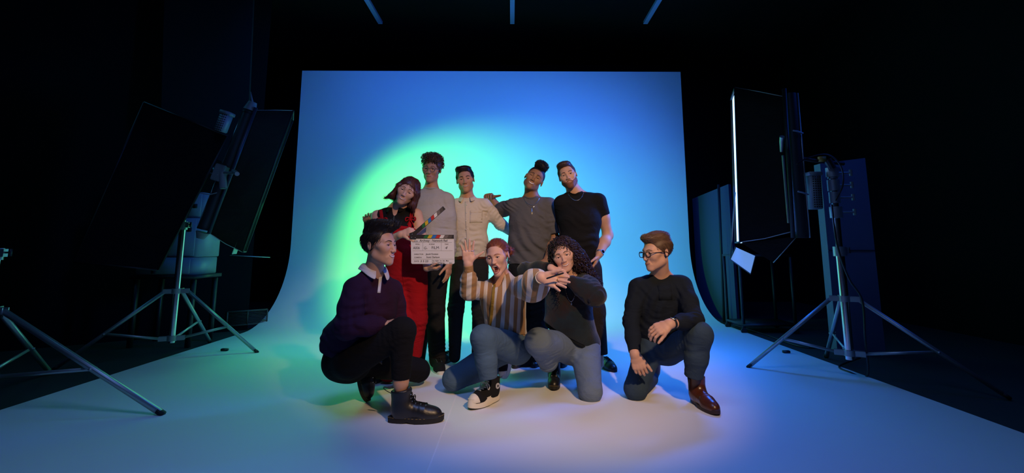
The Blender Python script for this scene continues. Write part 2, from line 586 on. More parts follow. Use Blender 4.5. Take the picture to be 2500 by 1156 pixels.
def cast(prims, o, d, off=0.0, maxd=0.5, step=0.7):
    """march points o along direction d until the surface (plus off) is met"""
    o = np.array(o, float).reshape(-1, 3); d = np.array(d, float)
    d = np.broadcast_to(d / np.linalg.norm(d, axis=-1, keepdims=True), o.shape)
    t = np.zeros(len(o))
    for _ in range(60):
        v = seval(prims, o + d * t[:, None]) - off
        v = np.minimum(v, 0.06)
        t = np.minimum(t + v * step, maxd)
        if np.all(np.abs(v) < 4e-4): break
    return o + d * t[:, None]


def sgrad(prims, pts, e=0.004):
    pts = np.asarray(pts, float); g = np.zeros_like(pts)
    for a in range(3):
        q = np.zeros(3); q[a] = e
        g[:, a] = seval(prims, pts + q) - seval(prims, pts - q)
    return g / (np.linalg.norm(g, axis=1, keepdims=True) + 1e-9)
# ================================================================ people: shared builders
def skin(name, c, rough=0.55):
    return mat(name, c, rough=rough, vary=0.10, vscale=18, spec=0.35, bump=0.08, bscale=300)


M_eyewhite = mat('eye_white', (0.72, 0.70, 0.68), rough=0.25)
M_iris_b = mat('iris_brown', (0.07, 0.035, 0.02), rough=0.2)
M_pupil = mat('pupil_black', (0.004, 0.004, 0.004), rough=0.1)
M_teeth = mat('teeth', (0.80, 0.76, 0.68), rough=0.3)
M_mouth = mat('mouth_inside', (0.10, 0.015, 0.015), rough=0.6)
M_tongue = mat('tongue', (0.42, 0.12, 0.11), rough=0.5)


def rot_head(yaw=0, pitch=0, roll=0):
    """yaw + = face towards the viewer's right, pitch + = looks down, roll + = crown leans to the viewer's right"""
    return np.array(Matrix.Rotation(D(roll), 3, 'Y') @ Matrix.Rotation(D(yaw), 3, 'Z') @ Matrix.Rotation(D(pitch), 3, 'X'))


class Head:
    def __init__(s, c, yaw=0, pitch=0, roll=0, k=1.0, smile=0.0, opn=0.0, eye=1.0, jaw=1.0, fem=False, nose=1.0, wide=1.0, mouth_w=0.025):
        s.c = np.array(c, float); s.R = rot_head(yaw, pitch, roll); s.k = k
        s.smile, s.opn, s.eye, s.jaw, s.fem, s.nose, s.wide, s.mw = smile, opn, eye, jaw, fem, nose, wide, mouth_w

    def w(s, *p):
        p = np.array(p[0] if len(p) == 1 else p, float)
        return s.c + (p * s.k) @ s.R.T

    def d(s, *p): return s.R @ np.array(p, float)

    def loc(s, P_): return ((np.asarray(P_, float) - s.c) @ s.R) / s.k

    def prims(s):
        k = s.k; R = s.R; W = s.w; wd = s.wide
        E = lambda c, r, kk=0.02, op='u', RR=None: ell(W(c), np.array(r) * k, R if RR is None else R @ RR, kk * k, op)
        C = lambda a, b, ra, rb=None, kk=0.02, op='u': cap(W(a), W(b), ra * k, (ra if rb is None else rb) * k, kk * k, op)
        f = 0.93 if s.fem else 1.0
        op = s.opn
        L = [E((0, .016, .034), (.073 * wd, .094, .082)),
             E((0, -.030, -.020), (.060 * wd, .058, .082), .03)]
        jz = -.066 - .012 * op
        L += [C((.043 * s.jaw * wd, -.004, jz + .008), (.012, -.062, -.096 - .02 * op), .018 * f, .015 * f, .03),
              C((-.043 * s.jaw * wd, -.004, jz + .008), (-.012, -.062, -.096 - .02 * op), .018 * f, .015 * f, .03),
              E((0, -.073, -.098 - .02 * op), (.017, .014, .014), .022)]
        for sx in (1, -1):
            L += [E((sx * .040 * wd, -.060, -.026 + .006 * s.smile), (.020, .018, .016 + .003 * s.smile), .026),
                  E((sx * .055 * wd, -.045, -.006), (.016, .02, .012), .02),
                  C((sx * .010, -.080, .019), (sx * .042, -.068, .022), .010, .008, .018),
                  E((sx * .031, -.092, .002), (.017, .012, .011), .010, 's')]
        # eyelids over the eyeballs, with the slit
        for sx in (1, -1):
            L += [E((sx * .031, -.0715, -.001), (.0158, .0138, .0138), .006),
                  E((sx * .031, -.0905, -.0015 - .001 * s.smile), (.0145, .014, .0052 * s.eye), .002, 's')]
        n = s.nose
        L += [C((0, -.080, .008), (0, -.083 - .016 * n, -.032), .0070, .0088, .012),
              E((0, -.086 - .015 * n, -.034), (.0085, .0085, .008), .008),
              E((.0125, -.086 - .008 * n, -.037), (.008, .010, .007), .007), E((-.0125, -.086 - .008 * n, -.037), (.008, .010, .007), .007),
              E((.006, -.086 - .012 * n, -.0455), (.0035, .005, .0035), .002, 's'), E((-.006, -.086 - .012 * n, -.0455), (.0035, .005, .0035), .002, 's'),
              E((0, -.070, -.066), (.030, .022, .020), .02)]
        if s.smile > 0.3:
            for sx in (1, -1): L.append(C((sx * .020, -.092, -.040), (sx * .036, -.080, -.064), .0035, .0035, .010, 's'))
        if op > 0: L.append(E((0, -.092, -.069 - .010 * op), (.0215, .022, .011 + .0155 * op), .004, 's'))
        for sx in (1, -1):
            Re = np.array(Matrix.Rotation(D(18 * sx), 3, 'Z') @ Matrix.Rotation(D(-12), 3, 'X'))
            L += [E((sx * .076 * wd, .018, -.002), (.0070, .0165, .0265), .006, 'u', Re),
                  E((sx * .0845 * wd, .013, .001), (.0055, .009, .017), .004, 's', Re)]
        return L

    def surf(s, prims, xz, off=0.0):
        """project points (x, z) of the face plane onto the face"""
        xz = np.array(xz, float); o = np.stack([xz[:, 0], np.full(len(xz), -.15), xz[:, 1]], 1)
        return cast(prims, s.w(o), s.d(0, 1, 0), off, 0.3)


def oval(n, f): return [f(2 * math.pi * i / n) for i in range(n)]


def view_dir(pts):
    q = np.array(pts, float) - np.array(CAM); return q / np.linalg.norm(q, axis=1, keepdims=True)


def face_parts(H, hp, body, M_lip, M_brow, brow_t=.0032, iris=None, brow_up=0.0, frown=0.0, M_lash=None, teeth=True):
    k = H.k
    iris = iris or M_iris_b
    for sx in (1, -1):
        m = MB(); c = H.w(sx * .031, -.0705, -.001)
        m.ball(c, .0128 * k, 14, np.array(H.R) @ np.array(Matrix.Rotation(D(90), 3, 'X')))
        # the ball's pole points forward: colour the cap as iris and pupil
        fc = H.d(0, -1, 0)
        for i, f in enumerate(m.f):
            q = np.mean([m.v[j] for j in f], 0) - c; ca = float(q @ fc) / np.linalg.norm(q)
            m.m[i] = 2 if ca > math.cos(D(14)) else (1 if ca > math.cos(D(30)) else 0)
        m.build('eye', [M_eyewhite, iris, M_pupil], body)
        # lash line
        xs = np.linspace(-.0145, .0145, 9)
        xz = [(sx * .031 + x, -.0012 + (.0054 * H.eye) * math.sqrt(max(0, 1 - (x / .0155) ** 2)) + .0004) for x in xs]
        pts = H.surf(hp, xz, .0004)
        m = MB(); m.tube(pts, [.0007 * k] + [.0013 * k] * 7 + [.0008 * k], 5)
        m.build('eyelashes', M_lash or M_pupil, body)
        xs = np.linspace(.012, .050, 9)
        xz = [(sx * x, .0205 + brow_up + .005 * math.sin(math.pi * min(1, (x - .012) / .030) * .8) - .005 * max(0, (x - .036) / .014) - frown * (.050 - x) * .25) for x in xs]
        pts = H.surf(hp, xz, .0002)
        m = MB(); m.tube(pts, [brow_t * k * q for q in (.7, 1, 1.05, 1, .95, .85, .7, .5, .25)], 6)
        m.build('eyebrow', M_brow, body)
    w = H.mw; c = .010 * H.smile; op = H.opn
    zt = lambda x: -.066 + c * (x / w) ** 2
    gap = (.0045 * max(0, H.smile - .5) * 2) if op == 0 else .0115 + .013 * op
    if not teeth: gap = 0
    prof = lambda x: gap * max(0.0, 1 - (x / w) ** 2) ** .6
    xs = np.linspace(-w, w, 15)
    dn = 1.0 if op == 0 else 1.35
    up = H.surf(hp, [(x, zt(x) + prof(x) * .5 * (1 if op == 0 else .7) + .0014) for x in xs], .0003) if op == 0 else None
    if op == 0:
        lo = H.surf(hp, [(x, zt(x) - prof(x) * .8 - .0022) for x in xs], .0003)
        if gap > .0005:
            N = 13; V = []; xx = np.linspace(-w * .9, w * .9, N)
            rows = 4
            for r in range(rows):
                q = r / (rows - 1)
                V.append(H.surf(hp, [(x, zt(x) + prof(x) * (.5 - 1.3 * q)) for x in xx], .0008))
            V = np.concatenate(V); Q = [(r * N + i, r * N + i + 1, (r + 1) * N + i + 1, (r + 1) * N + i) for r in range(rows - 1) for i in range(N - 1)]
            o = npmesh('teeth', V, Q, M_teeth, body); sm = o.modifiers.new('t', 'SOLIDIFY'); sm.thickness = .0015
        m = MB(); tap = [.15 + .85 * math.sqrt(max(0, 1 - (x / w) ** 2)) for x in xs]
        m.tube(up, [.0020 * k * t for t in tap], 7); m.build('upper_lip', M_lip, body)
        m = MB(); m.tube(lo, [.0026 * k * t for t in tap], 7); m.build('lower_lip', M_lip, body)
    else:
        # wide open mouth: ring of lips, teeth bow, tongue, dark inside
        cz = -.069 - .010 * op; rx = .0225; rz = .013 + .0155 * op
        ring = oval(24, lambda a: (rx * math.cos(a), cz + rz * math.sin(a)))
        pts = []
        for (x, z) in ring:
            s_ = 1.10
            pts.append(H.surf(hp, [(x * s_, cz + (z - cz) * s_)], .0004)[0])
        pts.append(pts[0])
        m = MB(); m.tube(pts[0:13], [.0022 * k + .0010 * k * math.sin(math.pi * i / 12) for i in range(13)], 7); m.build('upper_lip', M_lip, body)
        m = MB(); m.tube(pts[12:25], [.0022 * k + .0018 * k * math.sin(math.pi * i / 12) for i in range(13)], 7); m.build('lower_lip', M_lip, body)
        m = MB(); m.ball(H.w(0, -.068, cz), np.array((.019, .008, rz)) * k, 12, H.R); m.build('mouth_cavity', M_mouth, body)
        m = MB()
        m.tube([H.w(x, -.088 + .010 * (x / .017) ** 2, cz + rz * .72 - .002 * (x / .017) ** 2) for x in np.linspace(-.0155, .0155, 9)], .0036 * k, 7, flat=.9)
        m.build('teeth', M_teeth, body)
        m = MB(); m.ball(H.w(0, -.074, cz - rz * .55), np.array((.013, .012, .006)) * k, 10, H.R); m.build('tongue', M_tongue, body)


def strands(seeds, nrmls, H, comb, L, r=.0014, lift=.35, curl=None, jitter=.35, n=6, seed=1, sides=4, droop=0.0):
    """thin tapered tubes grown on a scalp; comb(local point) -> local direction"""
    rs = np.random.RandomState(seed); V = []; Fq = []; b = 0
    N = len(seeds)
    loc = H.loc(seeds); cd = np.array([comb(p) for p in loc]) @ H.R.T
    cd += rs.normal(0, jitter, cd.shape)
    cd -= nrmls * np.einsum('ij,ij->i', cd, nrmls)[:, None]
    cd /= np.linalg.norm(cd, axis=1, keepdims=True) + 1e-9
    Ls = L * rs.uniform(.6, 1.25, N) * H.k
    a1 = np.cross(cd, nrmls)
    for i in range(N):
        ph = rs.uniform(0, 6.28); pts = []
        for j in range(n):
            t = j / (n - 1)
            p = seeds[i] - nrmls[i] * .003 + cd[i] * Ls[i] * t + nrmls[i] * (.0022 + Ls[i] * (lift * t - lift * .85 * t * t))
            p = p + np.array((0, 0, -1)) * droop * Ls[i] * t * t
            if curl:
                rad, turns = curl; an = ph + turns * 6.283 * t
                p = p + (a1[i] * math.cos(an) + nrmls[i] * math.sin(an)) * rad * min(1, t * 3)
            pts.append(p)
        pts = np.array(pts)
        T = np.gradient(pts, axis=0); T /= np.linalg.norm(T, axis=1, keepdims=True) + 1e-9
        A_ = np.cross(T, nrmls[i] + 1e-3); A_ /= np.linalg.norm(A_, axis=1, keepdims=True) + 1e-9
        C_ = np.cross(T, A_)
        for j in range(n):
            rr = r * (1 - .75 * (j / (n - 1)) ** 2)
            for q in range(sides):
                th = 2 * math.pi * q / sides
                V.append(pts[j] + rr * (A_[j] * math.cos(th) + C_[j] * math.sin(th)))
        for j in range(n - 1):
            for q in range(sides):
                q2 = (q + 1) % sides
                Fq.append((b + j * sides + q, b + j * sides + q2, b + (j + 1) * sides + q2, b + (j + 1) * sides + q))
        b += n * sides
    return np.array(V), np.array(Fq)


def hair_object(H, prims, M, body, h=.0045, count=700, comb=None, name='hair', mask=None, extra=None, **kw):
    V, Q = sdf_mesh(prims, h)
    rs = np.random.RandomState(kw.get('seed', 1))
    nm = sgrad(prims, V)
    cand = np.arange(len(V))
    if mask is not None:
        lv = H.loc(V); cand = cand[np.array([mask(p) for p in lv])]
    pick = rs.choice(cand, min(count, len(cand)), replace=False)
    SV, SQ = strands(V[pick], nm[pick], H, comb, **kw)
    Vs = [V, SV]; Qs = [Q, SQ + len(V)]
    n = len(V) + len(SV)
    if extra:
        for v, q in extra: Vs.append(v); Qs.append(q + n); n += len(v)
    return npmesh(name, np.concatenate(Vs), np.concatenate(Qs), M, body)


def scalp(H, t=.010, line=.062, back=-.05, side=.0, temple=.02, k=.01):
    """hair cap: cranium shell cut by a hairline; line = height of the hairline on the forehead"""
    R, kk = H.R, H.k
    L = [ell(H.w(0, .020, .038), np.array((.073 * H.wide + t, .094 + t, .082 + t)) * kk, R, .01)]
    # face opening: remove everything in front and below the hairline
    L.append(rbox(H.w(0, -.118, line - .150), np.array((.058, .075, .150)) * kk, R, .03 * kk, .012 * kk, 's'))
    # open the cheeks, sides below the sideburn
    L.append(rbox(H.w(0, -.085 + side, -.122 + temple * .5), np.array((.14, .068, .10)) * kk, R, .015 * kk, .008 * kk, 's'))
    L.append(plane(H.d(0, .25, -1), H.w(0, .05, back), .02 * kk))
    for sx in (1, -1): L.append(ell(H.w(sx * .090, .018, -.006), np.array((.020, .019, .029)) * kk, R, .006 * kk, 's'))
    return L


# ---------------------------------------------------------------- hands
def hand(wrist, d, n, thumb, curl=(.2, .2, .2, .2), spread=(.12, .04, -.05, -.14), k=1.0, th=(.5, .35), thd=(.62, .75, .25), fl=1.0):
    """d = wrist to knuckles, n = where the palm faces, thumb = side the thumb is on; curl in radians per joint"""
    w0 = np.array(wrist, float); d = nrm(d); n = np.array(n, float); n = nrm(n - d * (n @ d)); s = np.cross(d, n); s = nrm(s)
    if s @ np.array(thumb, float) < 0: s = -s
    L = [ecap(w0 - d * .01 * k, w0 + d * .035 * k, s, (.026 * k, .018 * k), (.034 * k, .0155 * k), .02),
         ecap(w0 + d * .035 * k, w0 + d * .078 * k, s, (.036 * k, .0155 * k), (.041 * k, .0125 * k), .012),
         ell(w0 + d * .035 * k + s * .020 * k + n * .008 * k, np.array((.016, .026, .013)) * k, np.stack([s, d, n], 1), .012)]
    off = (.031, .0105, -.0105, -.030); ln = (.074, .083, .076, .060); bs = (.086, .090, .087, .080)
    cap0 = []
    for i in range(4):
        cu = curl[i]; sp = spread[i]
        p = w0 + d * bs[i] * k + s * off[i] * k
        base = p - d * .018 * k
        dd = nrm(d * math.cos(sp) + s * math.sin(sp))
        q = base; ang = 0
        r = (.0098, .0088, .0080, .0068)
        seg = np.array((.46, .30, .24)) * ln[i] * k * fl
        L.append(cap(q, p, .0100 * k, .0096 * k, .010))
        q = p
        for j in range(3):
            ang += cu * (1.0, 1.15, .8)[j]
            v = dd * math.cos(ang) + n * math.sin(ang)
            e = q + v * seg[j]
            L.append(cap(q, e, r[j] * k, r[j + 1] * k, .0025)); q = e
    p = w0 + d * .028 * k + s * .026 * k + n * .004 * k
    v = nrm(d * thd[0] + s * thd[1] + n * thd[2]); q = p
    ax = nrm(np.cross(v, s + 1e-3)) if abs(v @ s) < .99 else n
    tgt = nrm(d * .9 + n * .45)
    for j, (l, r0, r1) in enumerate(((.042, .0135, .0115), (.033, .0112, .0098), (.026, .0098, .0076))):
        e = q + v * l * k; L.append(cap(q, e, r0 * k, r1 * k, .010 if j == 0 else .003)); q = e
        a = (th[0], th[1], 0)[j]; v = nrm(v * math.cos(a) + tgt * math.sin(a))
    return L


def box_of(pts, m):
    pts = np.array(pts); return pts.min(0) - m, pts.max(0) + m


def limb(pts, rad, k=.03):
    return [cap(pts[i], pts[i + 1], rad[i], rad[i + 1], k) for i in range(len(pts) - 1)]


def limb_folds(pts, lam=.032, amp=.0032, rad=.085, ph=0.0, joints=None):
    L = []
    for i in (joints if joints is not None else range(1, len(pts) - 1)):
        d = nrm(pts[min(i + 1, len(pts) - 1)] - pts[i - 1])
        L.append(fold(pts[i], d, lam, amp, rad, ph + i))
    return L


def lerp(a, b, t): return np.array(a) * (1 - t) + np.array(b) * t


# ---------------------------------------------------------------- footwear
def shoe_frame(heel, toe_dir, up=(0, 0, 1)):
    x = nrm(toe_dir); u = np.array(up, float); u = nrm(u - x * (u @ x)); y = np.cross(u, x)
    return np.array(heel, float), np.stack([x, y, u], 1)


M_lace_w = cloth('white_laces', (0.72, 0.70, 0.62), vary=0, creases=0)
M_lace_k = cloth('black_laces', (0.010, 0.010, 0.010), vary=0)
M_leather = mat('black_leather', (0.010, 0.010, 0.011), rough=0.38, bump=0.15, bscale=120, spec=0.6)
M_brownleather = mat('brown_leather', (0.085, 0.022, 0.010), rough=0.30, vary=0.5, vscale=10, spec=0.6, bump=0.15, bscale=40)
M_solek = mat('black_rubber', (0.010, 0.009, 0.008), rough=0.7)
M_solew = mat('cream_rubber', (0.72, 0.66, 0.55), rough=0.6, vary=0.06, vscale=20)
M_stitch = mat('yellow_welt_stitch', (0.30, 0.20, 0.05), rough=0.7)
M_canvas = cloth('black_canvas', (0.012, 0.012, 0.014), bump=.2)
M_solebr = mat('dark_brown_sole', (0.030, 0.012, 0.008), rough=0.6)
M_eyelet = mat('metal_eyelet', (0.5, 0.48, 0.42), rough=0.3, metal=1)


def shoe(parent, heel, toe_dir, up=(0, 0, 1), style='boot', k=1.0, name=None):
    o, R = shoe_frame(heel, toe_dir, up)
    w = lambda x, y, z: o + R @ (np.array((x, y, z)) * k)
    S = dict(boot=dict(sh=.030, H=.165, upper=M_leather, sole=M_solek, lace=M_lace_k, nm='boot'),
             hightop=dict(sh=.046, H=.165, upper=M_canvas, sole=M_solew, lace=M_lace_w, nm='high_top_trainer'),
             chelsea=dict(sh=.024, H=.165, upper=M_brownleather, sole=M_solebr, lace=None, nm='boot'),
             trainer=dict(sh=.028, H=.085, upper=M_canvas, sole=M_solew, lace=M_lace_k, nm='shoe'),
             oxford=dict(sh=.022, H=.080, upper=M_leather, sole=M_solek, lace=M_lace_k, nm='shoe'))[style]
    sh = S['sh']; Ht = S['H']
    fw = 1.0
    side = R[:, 1]
    pr = [ecap(w(.045, 0, sh + .014), w(.175, 0, sh + .008), side, (.0355 * k, .048 * k), (.0435 * k, .043 * k), .02),
          ell(w(.213, 0, sh + .004), np.array((.063, .0435, .046)) * k, R, .03 * k),
          ecap(w(.055, 0, sh + .05), w(.165, 0, sh + .030), side, (.034 * k, .034 * k), (.034 * k, .028 * k), .03)]
    if Ht > .1:
        pr += [ecap(w(.058, 0, sh + .04), w(.052, 0, Ht + .02), side, (.046 * k, .050 * k), (.052 * k, .058 * k), .035)]
        top = Ht
    else:
        pr += [ecap(w(.050, 0, sh + .03), w(.050, 0, Ht + .01), side, (.033 * k, .040 * k), (.034 * k, .042 * k), .03)]
        top = Ht
    pr += [plane(-R[:, 2], w(0, 0, sh * .8), 0), plane(nrm(R[:, 2] - R[:, 0] * .12), w(.05, 0, top), .004)]
    pr.append(fold(w(.15, 0, sh + .05), R[:, 0], .028, .0014, .05))
    # pull tongue
    pr.append(ecap(w(.10, 0, sh + .05), w(.090, 0, top + .012), side, (.022 * k, .005 * k), (.022 * k, .004 * k), .006)) if S['lace'] is not None and Ht > .1 else None
    pr = [p for p in pr if p]
    up_o = solid(name or S['nm'], pr, S['upper'], parent, h=.0045 * max(.9, k))
    # sole
    def outline(grow, tz=0):
        pts = []
        for i in range(28):
            a = 2 * math.pi * i / 28; ca, sa = math.cos(a), math.sin(a)
            x = .136 + .148 * math.copysign(abs(ca) ** .85, ca)
            t = (x + .012) / .296
            wd_ = .036 + .010 * math.sin(math.pi * max(0, min(1, (t - .15) / .85))) ** 1.0
            if t < .4: wd_ = .035 + .003 * t
            y = wd_ * math.copysign(abs(sa) ** .75, sa)
            pts.append((x + math.copysign(grow, ca) * abs(ca), y + math.copysign(grow, sa) * abs(sa)))
        return pts
    m = MB(); ly = [(0.0, -.002, 0), (.006, .002, 0), (sh * .55, .003, 0), (sh * .9, .0025, 0), (sh, .000, 0)]
    if style == 'hightop': ly = [(0.0, .000, 1), (.005, .004, 1), (.0055, .004, 0), (sh * .45, .006, 0), (sh * .7, .004, 0), (sh * 1.15, .001, 0), (sh * 1.3, -.003, 0)]
    base = 0; n = 28
    for (z, g, mi) in ly:
        for (x, y) in outline(g):
            spring = .010 * max(0, (x - .20) / .08) ** 2
            if style in ('boot', 'chelsea', 'oxford') and .07 < x < .12 and z < sh * .3: spring += .008
            m.v.append(tuple(w(x, y, z + spring)))
    for j in range(len(ly) - 1):
        for i in range(n):
            m.f.append((j * n + i, j * n + (i + 1) % n, (j + 1) * n + (i + 1) % n, (j + 1) * n + i)); m.m.append(ly[j][2])
    m.f.append(tuple(range(n))[::-1]); m.m.append(ly[0][2])
    m.f.append(tuple((len(ly) - 1) * n + i for i in range(n))); m.m.append(0)
    so = m.build('sole', [S['sole'], M_solek], up_o)
    if style in ('boot',):
        m = MB(); ol = outline(.0035)
        for i in range(0, n):
            x0, y0 = ol[i]; x1, y1 = ol[(i + 1) % n]
            for q in (0.1, 0.55):
                a_ = w(x0 + (x1 - x0) * q, y0 + (y1 - y0) * q, sh - .003 + .010 * max(0, (x0 - .2) / .08) ** 2)
                b_ = w(x0 + (x1 - x0) * (q + .28), y0 + (y1 - y0) * (q + .28), sh - .003 + .010 * max(0, (x1 - .2) / .08) ** 2)
                m.tube([a_, b_], .0012 * k, 4)
        m.build('welt_stitching', M_stitch, up_o)
        m = MB(); m.tube([w(-.004 - .040 * math.sin(t), .008 * math.cos(t), top - .022 + .028 * (1 - math.cos(t)) * .5 + .016 * math.sin(t)) for t in np.linspace(0, math.pi, 9)], .0035 * k, 6, flat=.5)
        m.build('heel_loop', [M_solek], up_o)
    if style == 'hightop':
        pr2 = [ell(w(.2145, 0, sh + .004), np.array((.0640, .0450, .0472)) * k, R, .01), plane(-nrm(R[:, 0] - R[:, 2] * .25), w(.228, 0, sh + .02), .002), plane(-R[:, 2], w(0, 0, sh * .9), 0)]
        solid('toe_cap', pr2, M_solew, up_o, h=.003)
        m = MB(); c = w(.058, -.0500, .112); c2_ = w(.058, .0500, .112)
        for cc, sg in ((c, -1), (c2_, 1)):
            m.tube([cc + R[:, 1] * sg * k * .0, cc + R[:, 1] * sg * k * .0045], .019 * k, 20, mi=0)
            st = []
            for i in range(10):
                a = math.pi / 2 + i * math.pi / 5; r = .012 if i % 2 == 0 else .0048
                st.append((r * math.cos(a) * k, r * math.sin(a) * k))
            m.prism(st if sg < 0 else st[::-1], cc, R[:, 0], R[:, 2], R[:, 1] * sg, .004 * k, .0058 * k, mi=1)
        m.build('ankle_patch', [mat('patch_grey', (0.5, 0.5, 0.52), 0.7), M_canvas], up_o)
    if S['lace'] is not None:
        # lacing on the ridge of the foot
        rows = 6 if Ht > .1 else 4
        lp, rp = [], []
        for i in range(rows):
            t = i / (rows - 1)
            if Ht > .1: x = .186 - .070 * t - .012 * math.sin(math.pi * t); z = sh + .055 + (Ht - sh - .070) * t ** 1.15
            else: x = .175 - .065 * t; z = sh + .055 + .03 * t
            lp.append((x, .017, z)); rp.append((x, -.017, z))
        Rv = -(R[:, 0] * .75 + R[:, 2] * .65)
        pj = lambda q: cast(pr, w(*q) - Rv * .05, Rv, .0018, .1)[0]
        L_ = [pj(q) for q in lp]; R_ = [pj(q) for q in rp]; Cc = [pj((a[0] + .004, 0, a[2] + .002)) for a in lp]
        m = MB(); lr = (.0040 if style == 'hightop' else .0022) * k; bw = 1.7 if style == 'hightop' else 1.0
        for i in range(rows):
            m.tube([L_[i], Cc[i] - Rv * .002, R_[i]], lr, 5)
            if i < rows - 1:
                m.tube([L_[i], lerp(Cc[i], Cc[i + 1], .5) - Rv * .003, R_[i + 1]], lr, 5)
                m.tube([R_[i], lerp(Cc[i], Cc[i + 1], .5) - Rv * .003, L_[i + 1]], lr, 5)
        # bow
        c = Cc[-1 if Ht < .1 else -2] - Rv * .006
        for sg in (1, -1):
            lp_ = []
            for t in np.linspace(0, 1, 9):
                a = math.pi * 2 * t
                lp_.append(c + R[:, 1] * sg * (.024 * bw * (1 - math.cos(a)) * .5 + .002) * k - R[:, 2] * bw * (.030 * t * (1 - t) * 4 * .6 + .012 * math.sin(a)) * k - Rv * .012 * math.sin(math.pi * t) * k)
            m.tube(lp_, lr, 5)
            m.tube([c, c + R[:, 1] * sg * .018 * k - R[:, 2] * .012 * k - Rv * .012, c + R[:, 1] * sg * .022 * bw * k - R[:, 2] * .040 * bw * k - Rv * .014], lr, 5)
        m.build('laces', S['lace'], up_o)
        m = MB()
        for q in L_ + R_: m.ball(q + Rv * .001, .0042 * k, 6)
        m.build('eyelets', M_eyelet if style != 'oxford' else M_solek, up_o)
    if style == 'chelsea':
        for sg in (1, -1):
            pts = [(.060 + .022 * (1 - t * .6), z) for t, z in ((0, Ht - .012), (.5, .12), (1.3, .085))]
            m = MB()
            V_ = []
            for t in np.linspace(0, 1, 7):
                z = Ht - .010 - .075 * t; hw = .020 * (1 - t * .75)
                for q in (-1, 0, 1):
                    V_.append(cast(pr, w(.052 + hw * q, sg * .08, z), -R[:, 1] * sg, .0012, .2)[0])
            Q_ = [(r * 3 + i, r * 3 + i + 1, (r + 1) * 3 + i + 1, (r + 1) * 3 + i) for r in range(6) for i in range(2)]
            oo = npmesh('elastic_gusset', V_, Q_, M_solebr, up_o); q = oo.modifiers.new('t', 'SOLIDIFY'); q.thickness = .002
    return up_o


def glasses(H, hp, parent, M, thick=.0017):
    m = MB(); k = H.k
    fy = -.104
    for sx in (1, -1):
        pts = [H.w(sx * .033 + .0225 * math.copysign(abs(math.cos(a)) ** .8, math.cos(a)), fy + .004 * (abs(math.cos(a))), -.004 + .0185 * math.copysign(abs(math.sin(a)) ** .8, math.sin(a))) for a in np.linspace(0, 2 * math.pi, 25)]
        m.tube(pts, thick * k, 6)
        m.tube([H.w(sx * .055, fy + .004, .004), H.w(sx * .068, fy + .022, .006), H.w(sx * .080, -.02, .004), H.w(sx * .082, .014, .002), H.w(sx * .080, .03, -.014)], .0018 * k, 6, flat=1.5)
    m.tube([H.w(-.011, fy, .002), H.w(0, fy - .002, .005), H.w(.011, fy, .002)], .0016 * k, 6)
    g = m.build('glasses', M, parent)
    return g


def necklace(H, prims, parent, c, side, fwd, w, drop, M, r=.0016, pend=0):
    """chain lying on the chest: from side to side in front of the neck"""
    pts = []
    for t in np.linspace(-1, 1, 21):
        o = c + side * w * t + np.array((0, 0, 1)) * (-drop * (1 - t * t) ** .8) + fwd * .16
        pts.append(o)
    pts = cast(prims, pts, -fwd, r * .8, .4)
    m = MB(); m.tube(pts, r, 5)
    for i in range(0, len(pts)): m.ball(pts[i], r * 1.5, 5)
    if pend:
        a = pts[10]; b = cast(prims, [a + fwd * .05 - np.array((0, 0, pend))], -fwd, r, .3)[0]
        m.tube([a, lerp(a, b, .5) + fwd * .002, b], r * .7, 4)
        m.box(b + fwd * .002, (.010, .003, .013))
        m.box(b + fwd * .003 + np.array((0, 0, .008)), (.004, .003, .012))
    return m.build('necklace', M, parent)


def band_at(parent, c, axis, r, w, M, name, flat=1.0, side=None, th=.003):
    """cuff or strap around a limb"""
    u, v, ax = basis(axis, side if side is not None else (0.3, 0.2, 0.9))
    m = MB(); n = 24; V = []
    prof = ((r, -w), (r + th, -w * .9), (r + th, w * .9), (r, w))
    for i in range(n):
        a = 2 * math.pi * i / n
        for (rr, h_) in prof: V.append(c + (u * math.cos(a) + v * math.sin(a) * flat) * rr + ax * h_)
    Q = [(i * 4 + j, ((i + 1) % n) * 4 + j, ((i + 1) % n) * 4 + (j + 1) % 4, i * 4 + (j + 1) % 4) for i in range(n) for j in range(4)]
    return npmesh(name, V, Q, M, parent)


def watch(parent, c, axis, face_dir, r, M_strap, M_body, M_dial, round_=True, k=1.0, name='wristwatch'):
    st = band_at(parent, c, axis, r, .010 * k, M_strap, name)
    u, v, ax = basis(axis, np.cross(axis, face_dir)); f = nrm(face_dir); f = nrm(f - ax * (f @ ax)); s = np.cross(ax, f)
    cc = c + f * (r + .001)
    m = MB()
    if round_:
        m.tube([cc, cc + f * .008 * k], .018 * k, 20); m.build('watch_case', M_body, st)
        m = MB(); m.tube([cc + f * .0078 * k, cc + f * .009 * k], .0145 * k, 20); m.build('watch_dial', M_dial, st)
    else:
        R = np.stack([ax, s, f], 1)
        m.box(cc + f * .004 * k, np.array((.034, .029, .009)) * k, R); m.build('watch_case', M_body, st, bevel=.003)
        m = MB(); m.box(cc + f * .0088 * k, np.array((.029, .024, .0015)) * k, R); m.build('watch_dial', M_dial, st)
    return st
# ================================================================ people: clothes and bodies
Zax = np.array((0, 0, 1.0))


